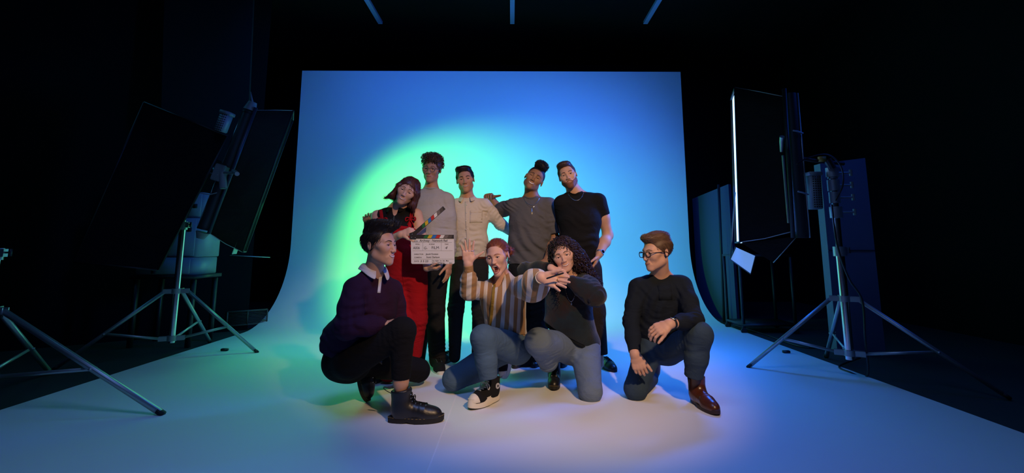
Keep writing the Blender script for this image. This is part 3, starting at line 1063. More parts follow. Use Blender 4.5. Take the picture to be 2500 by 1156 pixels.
def torso(pel, waist, chest, shl, shr, neck, sz, off=0.0, side=None, k=.05):
    side = nrm(np.array(shr) - np.array(shl)) if side is None else nrm(side)
    h, w, c, sr = sz['hip'], sz['waist'], sz['chest'], sz['sh']
    g = lambda q: (q[0] + off, q[1] + off)
    up = nrm(np.array(neck) - np.array(chest))
    mid = lerp(shl, shr, .5)
    L = [ecap(pel, waist, side, g(h), g(w), k), ecap(waist, chest, side, g(w), g(c), k),
         ecap(chest, mid - up * .055, side, g(c), (c[0] * .92 + off, c[1] * .82 + off), k),
         cap(lerp(shl, shr, .06) - up * .01, lerp(shl, shr, .94) - up * .01, sr + off, None, .05),
         ]
    # trapezius
    nk = np.array(neck, float)
    L += [cap(lerp(shl, nk, .25), nk + up * .012, sr * .62 + off * .6, .045 + off * .3, .05), cap(lerp(shr, nk, .25), nk + up * .012, sr * .62 + off * .6, .045 + off * .3, .05)]
    return L


MSZ = dict(hip=(.150, .100), waist=(.140, .095), chest=(.158, .108), sh=.052)
WSZ = dict(hip=(.150, .100), waist=(.118, .085), chest=(.138, .100), sh=.043)


def body_solid(H, hp, prims, M, root, hands=(), neck=None, visible=True):
    fine = []
    hl, hh = box_of([H.w(0, 0, 0)], .135 * H.k); hl[2] = H.w(0, 0, -.125 - .02 * H.opn)[2] - .01
    fine.append((hl, hh, .003))
    for c in hands:
        a, b = box_of(c, .03); fine.append((a, b, .0035))
    return solid('body', prims, M, root, h=.0065, fine=fine)


def neck_prims(H, neck, r=.056, fwd=None):
    top = H.w(0, .020, -.055)
    n = np.array(neck, float)
    L = [cap(top, n - nrm(np.array(top) - n) * .03, r * .97, r, .028)]
    return L


def hand_pts(wr, d, k=1.0): return [np.array(wr), np.array(wr) + nrm(d) * .19 * k]


def dangling(*a): pass


M_skinL = skin('skin_fair', (0.60, 0.335, 0.22))
M_skinP = skin('skin_pale', (0.66, 0.385, 0.28))
M_skinR = skin('skin_ruddy', (0.55, 0.285, 0.18))
M_skinB = skin('skin_brown', (0.33, 0.165, 0.08))
M_lipP = mat('lips_pink', (0.42, 0.13, 0.12), rough=0.4)
M_lipN = mat('lips_natural', (0.40, 0.17, 0.13), rough=0.45)
M_lipB = mat('lips_brown', (0.24, 0.09, 0.07), rough=0.45)
M_hairBr = mat('hair_brown', (0.050, 0.026, 0.015), rough=0.5, vary=.3, vscale=60)
M_hairDk = mat('hair_dark_brown', (0.014, 0.009, 0.007), rough=0.45, vary=.3, vscale=60)
M_hairMid = mat('hair_mid_brown', (0.110, 0.058, 0.028), rough=0.5, vary=.35, vscale=60)
M_hairGin = mat('hair_ginger', (0.20, 0.050, 0.018), rough=0.45, vary=.3, vscale=60)
M_hairAub = mat('hair_auburn', (0.080, 0.022, 0.014), rough=0.45, vary=.3, vscale=60)
M_hairBlk = mat('hair_black', (0.008, 0.007, 0.007), rough=0.6)
M_hairBur = mat('hair_burgundy_brown', (0.026, 0.009, 0.010), rough=0.5, vary=.5, vscale=25)
M_beard = mat('beard_ginger_brown', (0.21, 0.078, 0.034), rough=0.7, vary=.3, vscale=90)
M_silver = mat('silver_chain', (0.6, 0.6, 0.6), rough=0.25, metal=1)
M_gold = mat('gold_ring', (0.7, 0.45, 0.15), rough=0.25, metal=1)


def collar(parent, prims_top, neck, up, fwd, side, M, r0=.062, r1=.088, h=.030, drop=.052, gap=.35, name='collar', tip=.05):
    """turned-down shirt collar round the back of the neck to two points in front"""
    V, N = [], 25
    for i in range(N):
        a = -math.pi + gap + (2 * math.pi - 2 * gap) * i / (N - 1)     # 0 = back
        s = math.sin(a); c = -math.cos(a)                               # c = +1 towards the front
        dirv = side * s + fwd * c
        fr = max(0, c) ** 2
        top = neck + up * (h * (1 - .75 * fr)) + dirv * (r0 + .004 * fr)
        inn = neck - up * .012 + dirv * (r0 - .002)
        out = neck + up * (h * (1 - .75 * fr) - drop * (1 + .35 * fr) * .8) + dirv * (r1 + tip * .5 * fr) + fwd * .008 * fr
        mid = lerp(top, out, .45) + dirv * .006
        V += [inn, top, mid, out]
    Q = [(i * 4 + j, (i + 1) * 4 + j, (i + 1) * 4 + j + 1, i * 4 + j + 1) for i in range(N - 1) for j in range(3)]
    o = npmesh(name, V, Q, M, parent)
    m = o.modifiers.new('thick', 'SOLIDIFY'); m.thickness = .0028; m.offset = 1
    m = o.modifiers.new('sub', 'SUBSURF'); m.levels = 1; m.render_levels = 1
    return o


def strip(parent, prims, pts, d, width, wdir, M, name, off=.0015, th=.002, n=None):
    """cloth strip (placket, strap, seam) laid on a garment along pts"""
    pts = [np.array(p, float) for p in pts]; V = []
    wdir = nrm(wdir)
    for p in pts:
        row = [p + wdir * width * q for q in (-.5, -.17, .17, .5)]
        if d is None: V += list(cast(prims, row, view_dir(row), off, .8))
        else: V += list(cast(prims, [r - np.array(d) * .12 for r in row], d, off, .35))
    N = len(pts)
    Q = [(i * 4 + j, (i + 1) * 4 + j, (i + 1) * 4 + j + 1, i * 4 + j + 1) for i in range(N - 1) for j in range(3)]
    o = npmesh(name, V, Q, M, parent); m = o.modifiers.new('thick', 'SOLIDIFY'); m.thickness = th; m.offset = 0
    return o


def line_pts(a, b, n): return [lerp(a, b, i / (n - 1)) for i in range(n)]


def ring_on(prims, center, axis, r, M, name, parent, side, tube=.006, fwdflat=1.0, n=28, tilt=None):
    """ribbed neckline: a ring pushed onto the garment around the neck"""
    u, v, w = basis(axis, side); pts = []
    for i in range(n + 1):
        a = 2 * math.pi * i / n; dv_ = u * math.cos(a) + v * math.sin(a)
        o = center + dv_ * r + w * .12
        pts.append(cast(prims, [o], -w, tube * .1, .3)[0])
    m = MB(); m.tube(pts, tube, 7, cap=False)
    return m.build(name, M, parent)


# ---------------------------------------------------------------- A: woman in red dungarees
def person_a():
    root = empty('person', (*G(985, 905)[:2], 0), 'smiling person with a brown bob in red corduroy dungarees, holding the clapperboard', 'person')
    M_red = cloth('red_corduroy', (0.36, 0.008, 0.014), bump=.5, bscale=160, vary=.15, vscale=10)
    M_top = cloth('black_jersey', (0.010, 0.010, 0.011))
    H = Head(P(994, 468, 3.72), yaw=7, pitch=2, roll=27, k=.98, smile=1.0, eye=.62, fem=True, jaw=.92, mouth_w=.027)
    hp = H.prims()
    neck = P(969, 511, 3.80); shl = P(920, 528, 3.80); shr = P(1017, 524, 3.80)
    chest = P(971, 566, 3.80); waist = P(982, 615, 3.82); pel = P(993, 668, 3.84)
    side = nrm(shr - shl); fwd = nrm(np.cross(Zax, side)) * -1
    if fwd[1] > 0: fwd = -fwd
    al = [shl, P(921, 600, 3.74), P(979, 573, 3.57)]; ar = [shr, P(1036, 612, 3.80), P(1043, 655, 3.60)]
    hl_d = (.85, -.15, .28); hr_d = (.97, -.12, -.05)
    HL = hand(al[2], hl_d, (0.1, .75, -.55), (0.2, -.4, -.9), curl=(.62, .70, .78, .8), spread=(.04, 0, -.03, -.05), k=.90, th=(.4, .3))
    HR = hand(ar[2], hr_d, (.0, .15, 1), (0, -1, 0.1), curl=(.55, .6, .65, .7), k=.90, th=(.5, .4))
    armr = [.044, .038, .034, .0245]
    arms = []
    for a in (al, ar):
        m1 = lerp(a[0], a[1], .35); m2 = lerp(a[1], a[2], .3)
        arms += limb([a[0], m1, a[1], m2, a[2]], [.047, .047, .036, .038, .0255])
    core = torso(pel, waist, chest, shl, shr, neck, WSZ, -.004)
    body_solid(H, hp, core + neck_prims(H, neck, .049) + arms + HL + HR + hp, M_skinP, root, [hand_pts(al[2], hl_d, .95), hand_pts(ar[2], hr_d, .95)])
    body = root.children[-1] if root.children else None
    face_parts(H, hp, body, M_lipP, M_hairBr, .0022, brow_up=.002)
    # sleeveless top with a small collar and zip
    tp = torso(pel, waist, chest, shl, shr, neck, WSZ, .006)
    tp += [plane(side, shr + side * .012 - Zax * .0, .006), plane(-side, shl - side * .012, .006), plane(Zax, neck + Zax * .012, .004), plane(-Zax, waist, 0), ell(neck + fwd * .060 - Zax * .012, (.020, .050, .048), None, .006, 's')]
    top = solid('sleeveless_top', tp, M_top, root)
    collar(top, tp, neck - fwd * .0 + Zax * .004, nrm(Zax + side * .1), fwd, side, M_top, r0=.056, r1=.080, h=.026, drop=.05, gap=.42, tip=.045)
    m = MB(); z0 = neck + fwd * .058 - Zax * .035
    zp = cast(tp, [z0 + fwd * .1 - Zax * t for t in (0.025, .045, .065)], -fwd, .001, .3)
    m.tube(zp, .0025, 6); m.build('zip', M_silver, top)
    m = MB(); c = zp[2]; m.tube([c + fwd * .004 + np.array((.008 * math.cos(a), 0, -.012 + .008 * math.sin(a))) for a in np.linspace(0, 6.283, 13)], .0016, 5)
    m.build('zip_pull', M_silver, top)
    # dungarees
    bib_top = P(975, 553, 3.7)[2]
    legs = []
    kl, kr = P(978, 778, 3.80), P(1018, 778, 3.84); anl, anr = P(950, 905, 3.72), P(1004, 872, 3.88)
    hl, hr = P(972, 690, 3.84), P(1015, 690, 3.84)
    dg = torso(pel, waist, chest, shl, shr, neck, WSZ, .018)
    dg.append(plane(nrm(Zax * 1.0 - fwd * .35), P(975, 553, 3.7), .004))
    lg = limb([hl, kl, anl], [.096, .082, .085]) + [grp(limb([hr, kr, anr], [.096, .080, .080]) + [plane(-Zax, anr, .003)], .03)]
    lg2 = lg + [fold(kl, Zax, .05, .004, .14), fold(kr, (0.3, 0, 1), .045, .004, .14, 2), fold(pel - Zax * .06, (.3, 0, 1), .04, .004, .14, 1)]
    allp = dg[:-1] + lg2 + [dg[-1]]
    dn = solid('dungarees', allp, M_red, root)
    # pockets and seams on the front
    strip(dn, allp, line_pts(P(992, 664, 3.5), P(1034, 660, 3.5), 8), None, .006, Zax, M_red, 'pocket_seam', .003)
    strip(dn, allp, line_pts(P(944, 558, 3.5), P(1010, 557, 3.5), 10), None, .012, Zax, M_red, 'bib_hem', .003)
    for sx, (pb, ps) in ((-1, (P(936, 558, 3.5), P(929, 513, 3.5))), (1, (P(999, 558, 3.5), P(1007, 509, 3.5)))):
        strip(dn, tp + [], line_pts(pb + np.array((0, 0, -.01)), ps, 9), None, .026, side, M_red, 'shoulder_strap', .004, .004)
        c = cast(tp, [lerp(pb, ps, .42)], view_dir([lerp(pb, ps, .42)]), .012, .8)[0]
        m = MB(); m.ball(c, (.013, .010, .012), 8)
        for s2 in (1, -1):
            lp = [c + side * s2 * (.034 * math.sin(t) + .012 * t / 3) + Zax * (.014 * math.sin(2 * t) + .006) + fwd * .008 * math.sin(t) for t in np.linspace(0, math.pi, 9)]
            m.tube(lp, [.006, .008, .010, .011, .011, .010, .009, .008, .006], 7, flat=.6)
            m.tube([c, c + side * s2 * .02 - Zax * .03 + fwd * .006, c + side * s2 * .030 - Zax * .058], [.006, .007, .005], 6, flat=.5)
        m.build('strap_bow', M_red, dn)
    strip(dn, allp, line_pts(pel + fwd * .0 - Zax * .02, pel - Zax * .16, 8), -fwd, .005, side, M_red, 'front_seam', .002)
    shoe(root, G(946, 925), (-.25, -.97, 0), style='trainer', k=.9)
    shoe(root, G(1004, 893), (.2, -.98, 0), style='trainer', k=.9)
    # bob haircut: flicked out at the tips
    R = H.R; k = H.k
    hairp = [ell(H.w(0, .022, .036), np.array((.086, .104, .092)) * k, R, .01)]
    for sx in (1, -1):
        hairp += [ecap(H.w(sx * .076, -.002, .02), H.w(sx * .090, .004, -.075), H.d(0, 1, 0), (.062, .020), (.062, .020), .03),
                  ecap(H.w(sx * .088, .004, -.072), H.w(sx * .118, .006, -.112), H.d(0, 1, 0), (.056, .018), (.045, .010), .02)]
    hairp += [ecap(H.w(0, .085, .0), H.w(0, .078, -.10), H.d(1, 0, 0), (.080, .030), (.085, .026), .04)]
    hairp += [rbox(H.w(.0, -.105, -.052), np.array((.054, .085, .100)) * k, R, .045 * k, .012, 's'), fold(H.w(.1, 0, -.04), H.d(0, 1, 0), .022, .003, .12), fold(H.w(-.1, 0, -.04), H.d(0, 1, 0), .022, .003, .12)]
    hair_object(H, hairp, M_hairAub, body, count=2600, comb=lambda p: (0.25 * np.sign(p[0]) * (p[2] > .05) + np.sign(p[0]) * (.7 if p[2] < -.06 else .1), .15, -1 if abs(p[0]) > .02 or p[2] < .08 else -.1),
                L=.036, lift=.05, r=.0011, jitter=.08)
    return root, dict(al=al, ar=ar)


# ---------------------------------------------------------------- B: tall curly-haired man with glasses
def person_b():
    root = empty('person', (*G(1060, 905)[:2], 0), 'tallest person, with curly brown hair, glasses and a pale grey sweatshirt', 'person')
    M_sw = cloth('pale_grey_sweatshirt', (0.42, 0.40, 0.38), bump=.25, vary=.06)
    M_tr = cloth('black_trousers', (0.016, 0.016, 0.017))
    Y = 4.15
    H = Head(P(1054, 415, Y), yaw=-4, pitch=4, roll=4, k=1.0, smile=.45, eye=.95, jaw=.98)
    hp = H.prims()
    neck = P(1053, 463, Y + .03); shl = P(1007, 488, Y + .02); shr = P(1092, 489, Y + .03)
    chest = P(1051, 535, Y + .02); waist = P(1053, 590, Y); pel = P(1057, 640, Y)
    side = nrm(shr - shl); fwd = np.array((0, -1.0, 0))
    al = [shl, P(948, 545, 4.22), P(902, 552, 4.02)]; ar = [shr, P(1099, 575, 4.16), P(1097, 643, 3.98)]
    HL = hand(al[2], (-.1, -.5, .85), (.3, -.9, .2), (1, 0, 0), curl=(.5, .5, .5, .5), k=.95)
    HRd = (-.06, -.1, -1)
    HR = hand(ar[2], HRd, (-.85, .3, 0), (-.3, -1, 0), curl=(.22, .25, .3, .35), k=1.0)
    arms = limb(al, [.05, .042, .027]) + limb(ar, [.05, .042, .027])
    core = torso(pel, waist, chest, shl, shr, neck, MSZ, -.006)
    body_solid(H, hp, core + neck_prims(H, neck, .054) + arms + HL + HR + hp, M_skinR, root, [hand_pts(ar[2], HRd), hand_pts(al[2], (-.1, -.5, .85))])
    body = root.children[-1]
    face_parts(H, hp, body, M_lipP, M_hairBr, .0026, teeth=False)
    tp = torso(pel, waist, chest, shl, shr, neck, MSZ, .014)
    tp += [plane(Zax, neck + Zax * .004, .006)]
    sl = []
    for a, w_ in ((al, .8), (ar, 1)):
        end = lerp(a[1], a[2], .88)
        sl += limb([a[0], lerp(a[0], a[1], .5), a[1], lerp(a[1], end, .6), end], [.064, .066, .058, .052, .040])
    tp2 = [grp(tp + [plane(-Zax, pel - Zax * .005, .004)], .03)] + [grp(sl, .03)]
    tp2 += limb_folds([ar[0], ar[1], ar[2]], .04, .005, .12) + [fold(lerp(ar[1], ar[2], .6), (0, 0, 1), .03, .004, .08, 1), fold(waist, (.4, .1, 1), .07, .005, .15, 2), fold(shr - Zax * .07 - side * .05, (.8, 0, .5), .045, .004, .09)]
    top = solid('sweatshirt', tp2, M_sw, root)
    ring_on(tp2, neck - fwd * .008, nrm(Zax + fwd * .35), .066, M_sw, 'collar_rib', top, side, .007)
    legs = limb([P(1036, 655, Y), P(1032, 760, Y + .05), P(1018, 882, Y + .24)], [.095, .080, .070]) + limb([P(1070, 655, Y), P(1062, 760, Y), P(1068, 880, Y + .04)], [.095, .082, .070])
    legs = [ecap(pel + Zax * .02, pel - Zax * .09, side, (.155, .105), (.150, .105), .04)] + legs
    legs += [fold(P(1062, 750, Y), (.2, 0, 1), .05, .005, .14), fold(P(1068, 860, Y), (.1, 0, 1), .035, .009, .09, 1.2), fold(P(1060, 690, Y), (.5, 0, 1), .05, .004, .12)]
    solid('trousers', legs, M_tr, root, h=.007)
    shoe(root, G(1064, 899), (.30, -.95, 0), style='trainer', k=1.02)
    shoe(root, G(1014, 892), (-.2, -.97, 0), style='trainer', k=1.0)
    # curls
    R = H.R
    hb = scalp(H, t=.012, line=.066, back=-.055, temple=.05)
    hb.insert(1, ell(H.w(0, -.01, .098), (.082, .085, .040), R, .03))
    rs = np.random.RandomState(4)
    V, Q = sdf_mesh(hb, .006); nmv = sgrad(hb, V)
    lv = H.loc(V); sel = np.where((lv[:, 2] > .055) | ((lv[:, 1] > .02) & (lv[:, 2] > .03)))[0]
    pk = rs.choice(sel, 420, replace=False)
    SV, SQ = strands(V[pk], nmv[pk], H, lambda p: (rs.normal(), rs.normal(), rs.normal()), L=.034, r=.0024, lift=1.1, curl=(.0085, 1.3), n=11, jitter=.6, sides=5)
    sd = np.where(lv[:, 2] <= .06)[0]; pk = rs.choice(sd, 250, replace=False)
    S2, Q2 = strands(V[pk], nmv[pk], H, lambda p: (0, .3, -1), L=.018, r=.0014, lift=.25)
    npmesh('hair', np.concatenate([V, SV, S2]), np.concatenate([Q, SQ + len(V), Q2 + len(V) + len(SV)]), M_hairMid, body)
    glasses(H, hp, body, mat('clear_grey_frame', (0.10, 0.08, 0.07), rough=.2), .0019)


# ---------------------------------------------------------------- C: man in the white shirt
def person_c():
    root = empty('person', (*G(1140, 897)[:2], 0), 'standing person in a cream button-up shirt, brown belt and dark trousers', 'person')
    M_sh = cloth('cream_cotton_shirt', (0.66, 0.58, 0.47), bump=.15, vary=.05)
    M_tr = cloth('charcoal_trousers', (0.020, 0.021, 0.023))
    M_belt = mat('brown_belt_leather', (0.10, 0.022, 0.008), rough=.4)
    Y = 4.30
    H = Head(P(1136, 440, Y), yaw=2, pitch=2, roll=-8, k=1.02, smile=.75, eye=.72, jaw=1.02, wide=1.0)
    hp = H.prims()
    neck = P(1141, 487, Y + .03); shl = P(1094, 506, Y + .03); shr = P(1184, 502, Y + .02)
    chest = P(1143, 545, Y + .02); waist = P(1148, 592, Y); pel = P(1148, 632, Y)
    side = nrm(shr - shl); fwd = np.array((0, -1.0, 0))
    al = [shl, P(1062, 560, 4.50), P(1040, 590, 4.50)]; ar = [shr, P(1222, 548, 4.38), P(1262, 575, 4.48)]
    arms = limb(al, [.05, .042, .027]) + limb(ar, [.05, .042, .027])
    HRd = (.9, .1, -.3); HR = hand(ar[2], HRd, (0, -1, 0), (0, 0, 1), k=1.0)
    HL = hand(al[2], (-.6, 0, -.6), (0, -1, 0), (0, 0, 1), k=1.0)
    core = torso(pel, waist, chest, shl, shr, neck, MSZ, -.008)
    body_solid(H, hp, core + neck_prims(H, neck, .058) + arms + HL + HR + hp, M_skinR, root)
    body = root.children[-1]
    face_parts(H, hp, body, M_lipN, M_hairDk, .0034, frown=.10)
    tp = torso(pel, waist, chest, shl, shr, neck, MSZ, .010)
    sl = []
    for a in (al, ar):
        end = lerp(a[1], a[2], .8)
        sl += limb([a[0], lerp(a[0], a[1], .5), a[1], end], [.060, .060, .052, .044])
    tpa = tp + sl + [plane(Zax, neck + Zax * .010, .006), plane(-Zax, pel + Zax * .015, .004)]
    tpa += [fold(P(1150, 590, Y - .1), (.25, 0, 1), .050, .007, .12, 1), fold(P(1125, 600, Y - .1), (-.5, 0, 1), .04, .005, .08, .5), fold(P(1180, 520, Y - .05), (.7, 0, 1), .035, .004, .09),
            fold(P(1210, 530, Y), (.6, 0, -.5), .028, .005, .09), fold(ar[1], nrm(ar[2] - ar[0]), .028, .005, .07, 1)]
    top = solid('shirt', tpa, M_sh, root)
    collar(top, tpa, neck + Zax * .004, nrm(Zax + side * .02), fwd, side, M_sh, r0=.064, r1=.086, h=.030, drop=.05, gap=.38, tip=.05)
    strip(top, tpa, line_pts(neck - Zax * .03 + fwd * .1, pel + Zax * .03 + fwd * .1, 22), -fwd, .030, side, M_sh, 'placket', .002)
    for i in range(6):
        c = cast(tpa, [neck - Zax * (.06 + .075 * i) + fwd * .2 + side * .004], -fwd, .004, .4)[0]
        m = MB(); m.tube([c, c + fwd * .0025], .0055, 10); m.build('button', mat('shirt_button', (.7, .68, .62), .3) if i == 0 else bpy.data.materials['shirt_button'], top)
    pc = P(1162, 530, Y - .1)
    strip(top, tpa, line_pts(pc + side * -.055, pc + side * .055, 8), -fwd, .105, Zax, M_sh, 'chest_pocket', .0012, .0012)
    strip(top, tpa, line_pts(pc + side * -.056 + Zax * .052, pc + side * .056 + Zax * .052, 8), -fwd, .016, Zax, M_sh, 'pocket_hem', .0026, .0012)
    legs = limb([P(1126, 655, Y), P(1113, 755, Y), P(1110, 872, Y + .0)], [.092, .070, .050]) + limb([P(1168, 655, Y), P(1172, 755, Y + .02), P(1165, 872, Y + .06)], [.092, .070, .050])
    legs = [ecap(pel + Zax * .01, pel - Zax * .09, side, (.146, .105), (.140, .100), .04)] + legs
    legs += [fold(P(1113, 755, Y), (.2, 0, 1), .04, .005, .10), fold(P(1110, 850, Y), (.1, 0, 1), .03, .005, .07), fold(P(1172, 755, Y), (.1, 0, 1), .04, .005, .1), plane(Zax, pel + Zax * .030, 0)]
    tr = solid('trousers', legs, M_tr, root, h=.007)
    u = nrm(side); m = MB(); pts = []
    for i in range(33):
        a = 2 * math.pi * i / 32; o = pel + Zax * .012 + (u * math.cos(a) + fwd * math.sin(a)) * .3
        pts.append(cast(legs[:-1], [o], -(u * math.cos(a) + fwd * math.sin(a)), .003, .4)[0])
    m.tube(pts, .0032, 6, flat=5.5, cap=False, up=(0, 0, 1)); m.build('belt', M_belt, tr)
    m = MB(); m.box(pts[8] + fwd * .006, (.045, .006, .036)); m.build('belt_buckle', M_steel, tr, bevel=.003)
    shoe(root, G(1108, 878), (-.35, -.93, 0), style='oxford', k=1.0)
    shoe(root, G(1168, 880), (.25, -.96, 0), style='oxford', k=1.0)
    R = H.R
    hb = scalp(H, t=.008, line=.070, back=-.055, temple=.045)
    hb.insert(1, ell(H.w(-.01, -.020, .100), (.070, .072, .028), R, .025))
    hair_object(H, hb, M_hairDk, body, count=2000, comb=lambda p: (.8, .35 + (p[2] < .05), -.1 - 1.2 * (p[2] < .06)), L=.026, lift=.10, r=.0011, jitter=.15, h=.004)


# ---------------------------------------------------------------- D: person in the grey tee
def person_d():
    root = empty('person', (*G(1298, 900)[:2], 0), 'laughing person with a black mohawk, loose grey T-shirt and silver chains', 'person')
    M_t = cloth('slate_grey_tee', (0.110, 0.108, 0.112), bump=.2, vary=.06)
    M_tr = cloth('black_loose_trousers', (0.012, 0.013, 0.014))
    Y = 4.20
    H = Head(P(1304, 438, Y - .02), yaw=-3, pitch=-6, roll=29, k=1.03, smile=1.15, eye=.28, jaw=1.05, wide=1.04, mouth_w=.029)
    hp = H.prims()
    neck = P(1297, 484, Y + .03); shl = P(1250, 504, Y + .05); shr = P(1342, 501, Y + .0)
    chest = P(1296, 545, Y + .02); waist = P(1293, 592, Y); pel = P(1290, 640, Y)
    side = nrm(shr - shl); fwd = np.array((0, -1.0, 0))
    al = [shl, P(1216, 516, 4.46), P(1200, 484, 4.44)]; ar = [shr, P(1353, 585, 4.20), P(1337, 634, 4.02)]
    HLd = (-.30, -.88, .28); HRd = (-.35, -.45, -.8)
    HL = hand(al[2], HLd, (0, -.35, -1), (1, 0, 0.1), curl=(.72, .75, .75, .75), spread=(.08, .02, -.04, -.1), k=1.0, thd=(.3, 1, .1), th=(.15, .3))
    HR = hand(ar[2], HRd, (-.2, .9, -.4), (-1, -.2, 0), curl=(.4, .4, .4, .4), k=1.0)
    armL = limb([al[0], lerp(al[0], al[1], .6), al[1], lerp(al[1], al[2], .4), al[2]], [.05, .048, .042, .042, .029])
    armR = limb([ar[0], lerp(ar[0], ar[1], .5), ar[1], lerp(ar[1], ar[2], .35), ar[2]], [.05, .050, .042, .044, .030])
    core = torso(pel, waist, chest, shl, shr, neck, MSZ, -.006)
    M_sk = M_skinB
    body_solid(H, hp, core + neck_prims(H, neck, .060) + armL + armR + HL + HR + hp, M_sk, root, [hand_pts(al[2], HLd), hand_pts(ar[2], HRd)])
    body = root.children[-1]
    face_parts(H, hp, body, M_lipB, M_hairDk, .0030)
    # tattoo lines on the forearm
    M_ink = mat('tattoo_ink', (0.020, 0.022, 0.026), rough=.6)
    ap = armR; m = MB(); rs = np.random.RandomState(3); ax = nrm(ar[2] - ar[1])
    for i in range(16):
        c = lerp(ar[1], ar[2], .02 + .85 * i / 16); s0 = rs.uniform(-.03, .02)
        o = [c + np.array((s0 + .022 * t + .006 * math.sin(5 * t + i), -.1, .008 * math.sin(4 * t + i * 1.7))) for t in np.linspace(0, 1, 7)]
        q = cast(ap, o, (0, 1, 0), .0006, .2); m.tube(q, .0022, 4)
    m.build('forearm_tattoo', M_ink, body)
    tp = torso(pel, waist, chest, shl, shr, neck, dict(hip=(.172, .118), waist=(.165, .112), chest=(.172, .118), sh=.052), .012)
    axr = nrm(ar[1] - ar[0]); e = lerp(ar[0], ar[1], .84)
    sl = limb([al[0], lerp(al[0], al[1], .55), lerp(al[0], al[1], .92)], [.066, .068, .072])
    sl.append(grp(limb([ar[0], lerp(ar[0], ar[1], .5), lerp(ar[0], ar[1], .9)], [.066, .070, .070]) + [plane(axr, e, .003)], .03))
    tpa = tp + sl + [plane(Zax, neck + Zax * .006, .006), plane(nrm((.05, 0, -1)), pel - Zax * .01, .003)]
    tpa += [fold(P(1300, 590, Y - .12), (1, 0, .55), .085, .010, .19, 1), fold(P(1320, 540, Y - .12), (1, 0, .7), .06, .007, .12, 0), fold(P(1240, 500, Y), (.7, 0, .6), .035, .006, .09, 1), fold(P(1345, 550, Y - .05), (.3, 0, 1), .05, .004, .10)]
    top = solid('t_shirt', tpa, M_t, root)
    ring_on(tpa, neck, nrm(Zax + fwd * .4), .070, M_t, 'collar_rib', top, side, .006)
    necklace(H, tpa, body, neck + Zax * .012, side, fwd, .078, .085, M_silver, .0022)
    necklace(H, tpa, body, neck + Zax * .006, side, fwd, .070, .100, M_silver, .0012, pend=.055)
    legs = limb([P(1270, 660, Y), P(1268, 760, Y), P(1280, 885, Y + .05)], [.105, .088, .080]) + limb([P(1316, 660, Y), P(1318, 760, Y + .03), P(1308, 882, Y + .05)], [.105, .088, .080])
    legs = [ecap(pel + Zax * .02, pel - Zax * .09, side, (.160, .110), (.155, .105), .04)] + legs + [fold(P(1318, 760, Y), (0, 0, 1), .05, .005, .12)]
    solid('trousers', legs, M_tr, root, h=.008)
    shoe(root, G(1309, 884), (-.12, -.99, 0), style='oxford', k=1.0)
    shoe(root, G(1278, 886), (-.3, -.95, 0), style='oxford', k=1.0)
    R = H.R
    hb = [ell(H.w(0, .020, .038), np.array((.0785, .0965, .0845)) * H.k, R, .01)]
    hb += [rbox(H.w(0, -.118, -.085), (.060, .080, .150), R, .03, .012, 's'), rbox(H.w(0, -.085, -.105), (.14, .068, .10), R, .02, .012, 's'), plane(H.d(0, .25, -1), H.w(0, .05, -.045), .02)]
    for sx in (1, -1): hb.append(ell(H.w(sx * .091, .018, -.006), (.022, .020, .030), R, .008, 's'))
    hair_object(H, hb, M_hairBlk, body, count=500, comb=lambda p: (0, .5, -1), L=.008, lift=.2, r=.0010, name='shaved_hair')
    mh = [ecap(H.w(.004, -.045, .118), H.w(0, .075, .100), H.d(1, 0, 0), (.040, .032), (.040, .030), .02), ell(H.w(.004, -.030, .133), (.052, .050, .032), R, .03)]
    hair_object(H, mh, M_hairBlk, body, count=1100, comb=lambda p: (p[0] * 8, -.2, 1), L=.022, lift=1.3, r=.0014, jitter=.5, curl=(.004, 1.5), n=8, name='mohawk')
    m = MB(); c = H.w(-.081, .012, -.026); m.tube([c, c - Zax * .022], .0014, 5); m.ball(c - Zax * .024, .0032, 6); m.build('earring', M_silver, body)


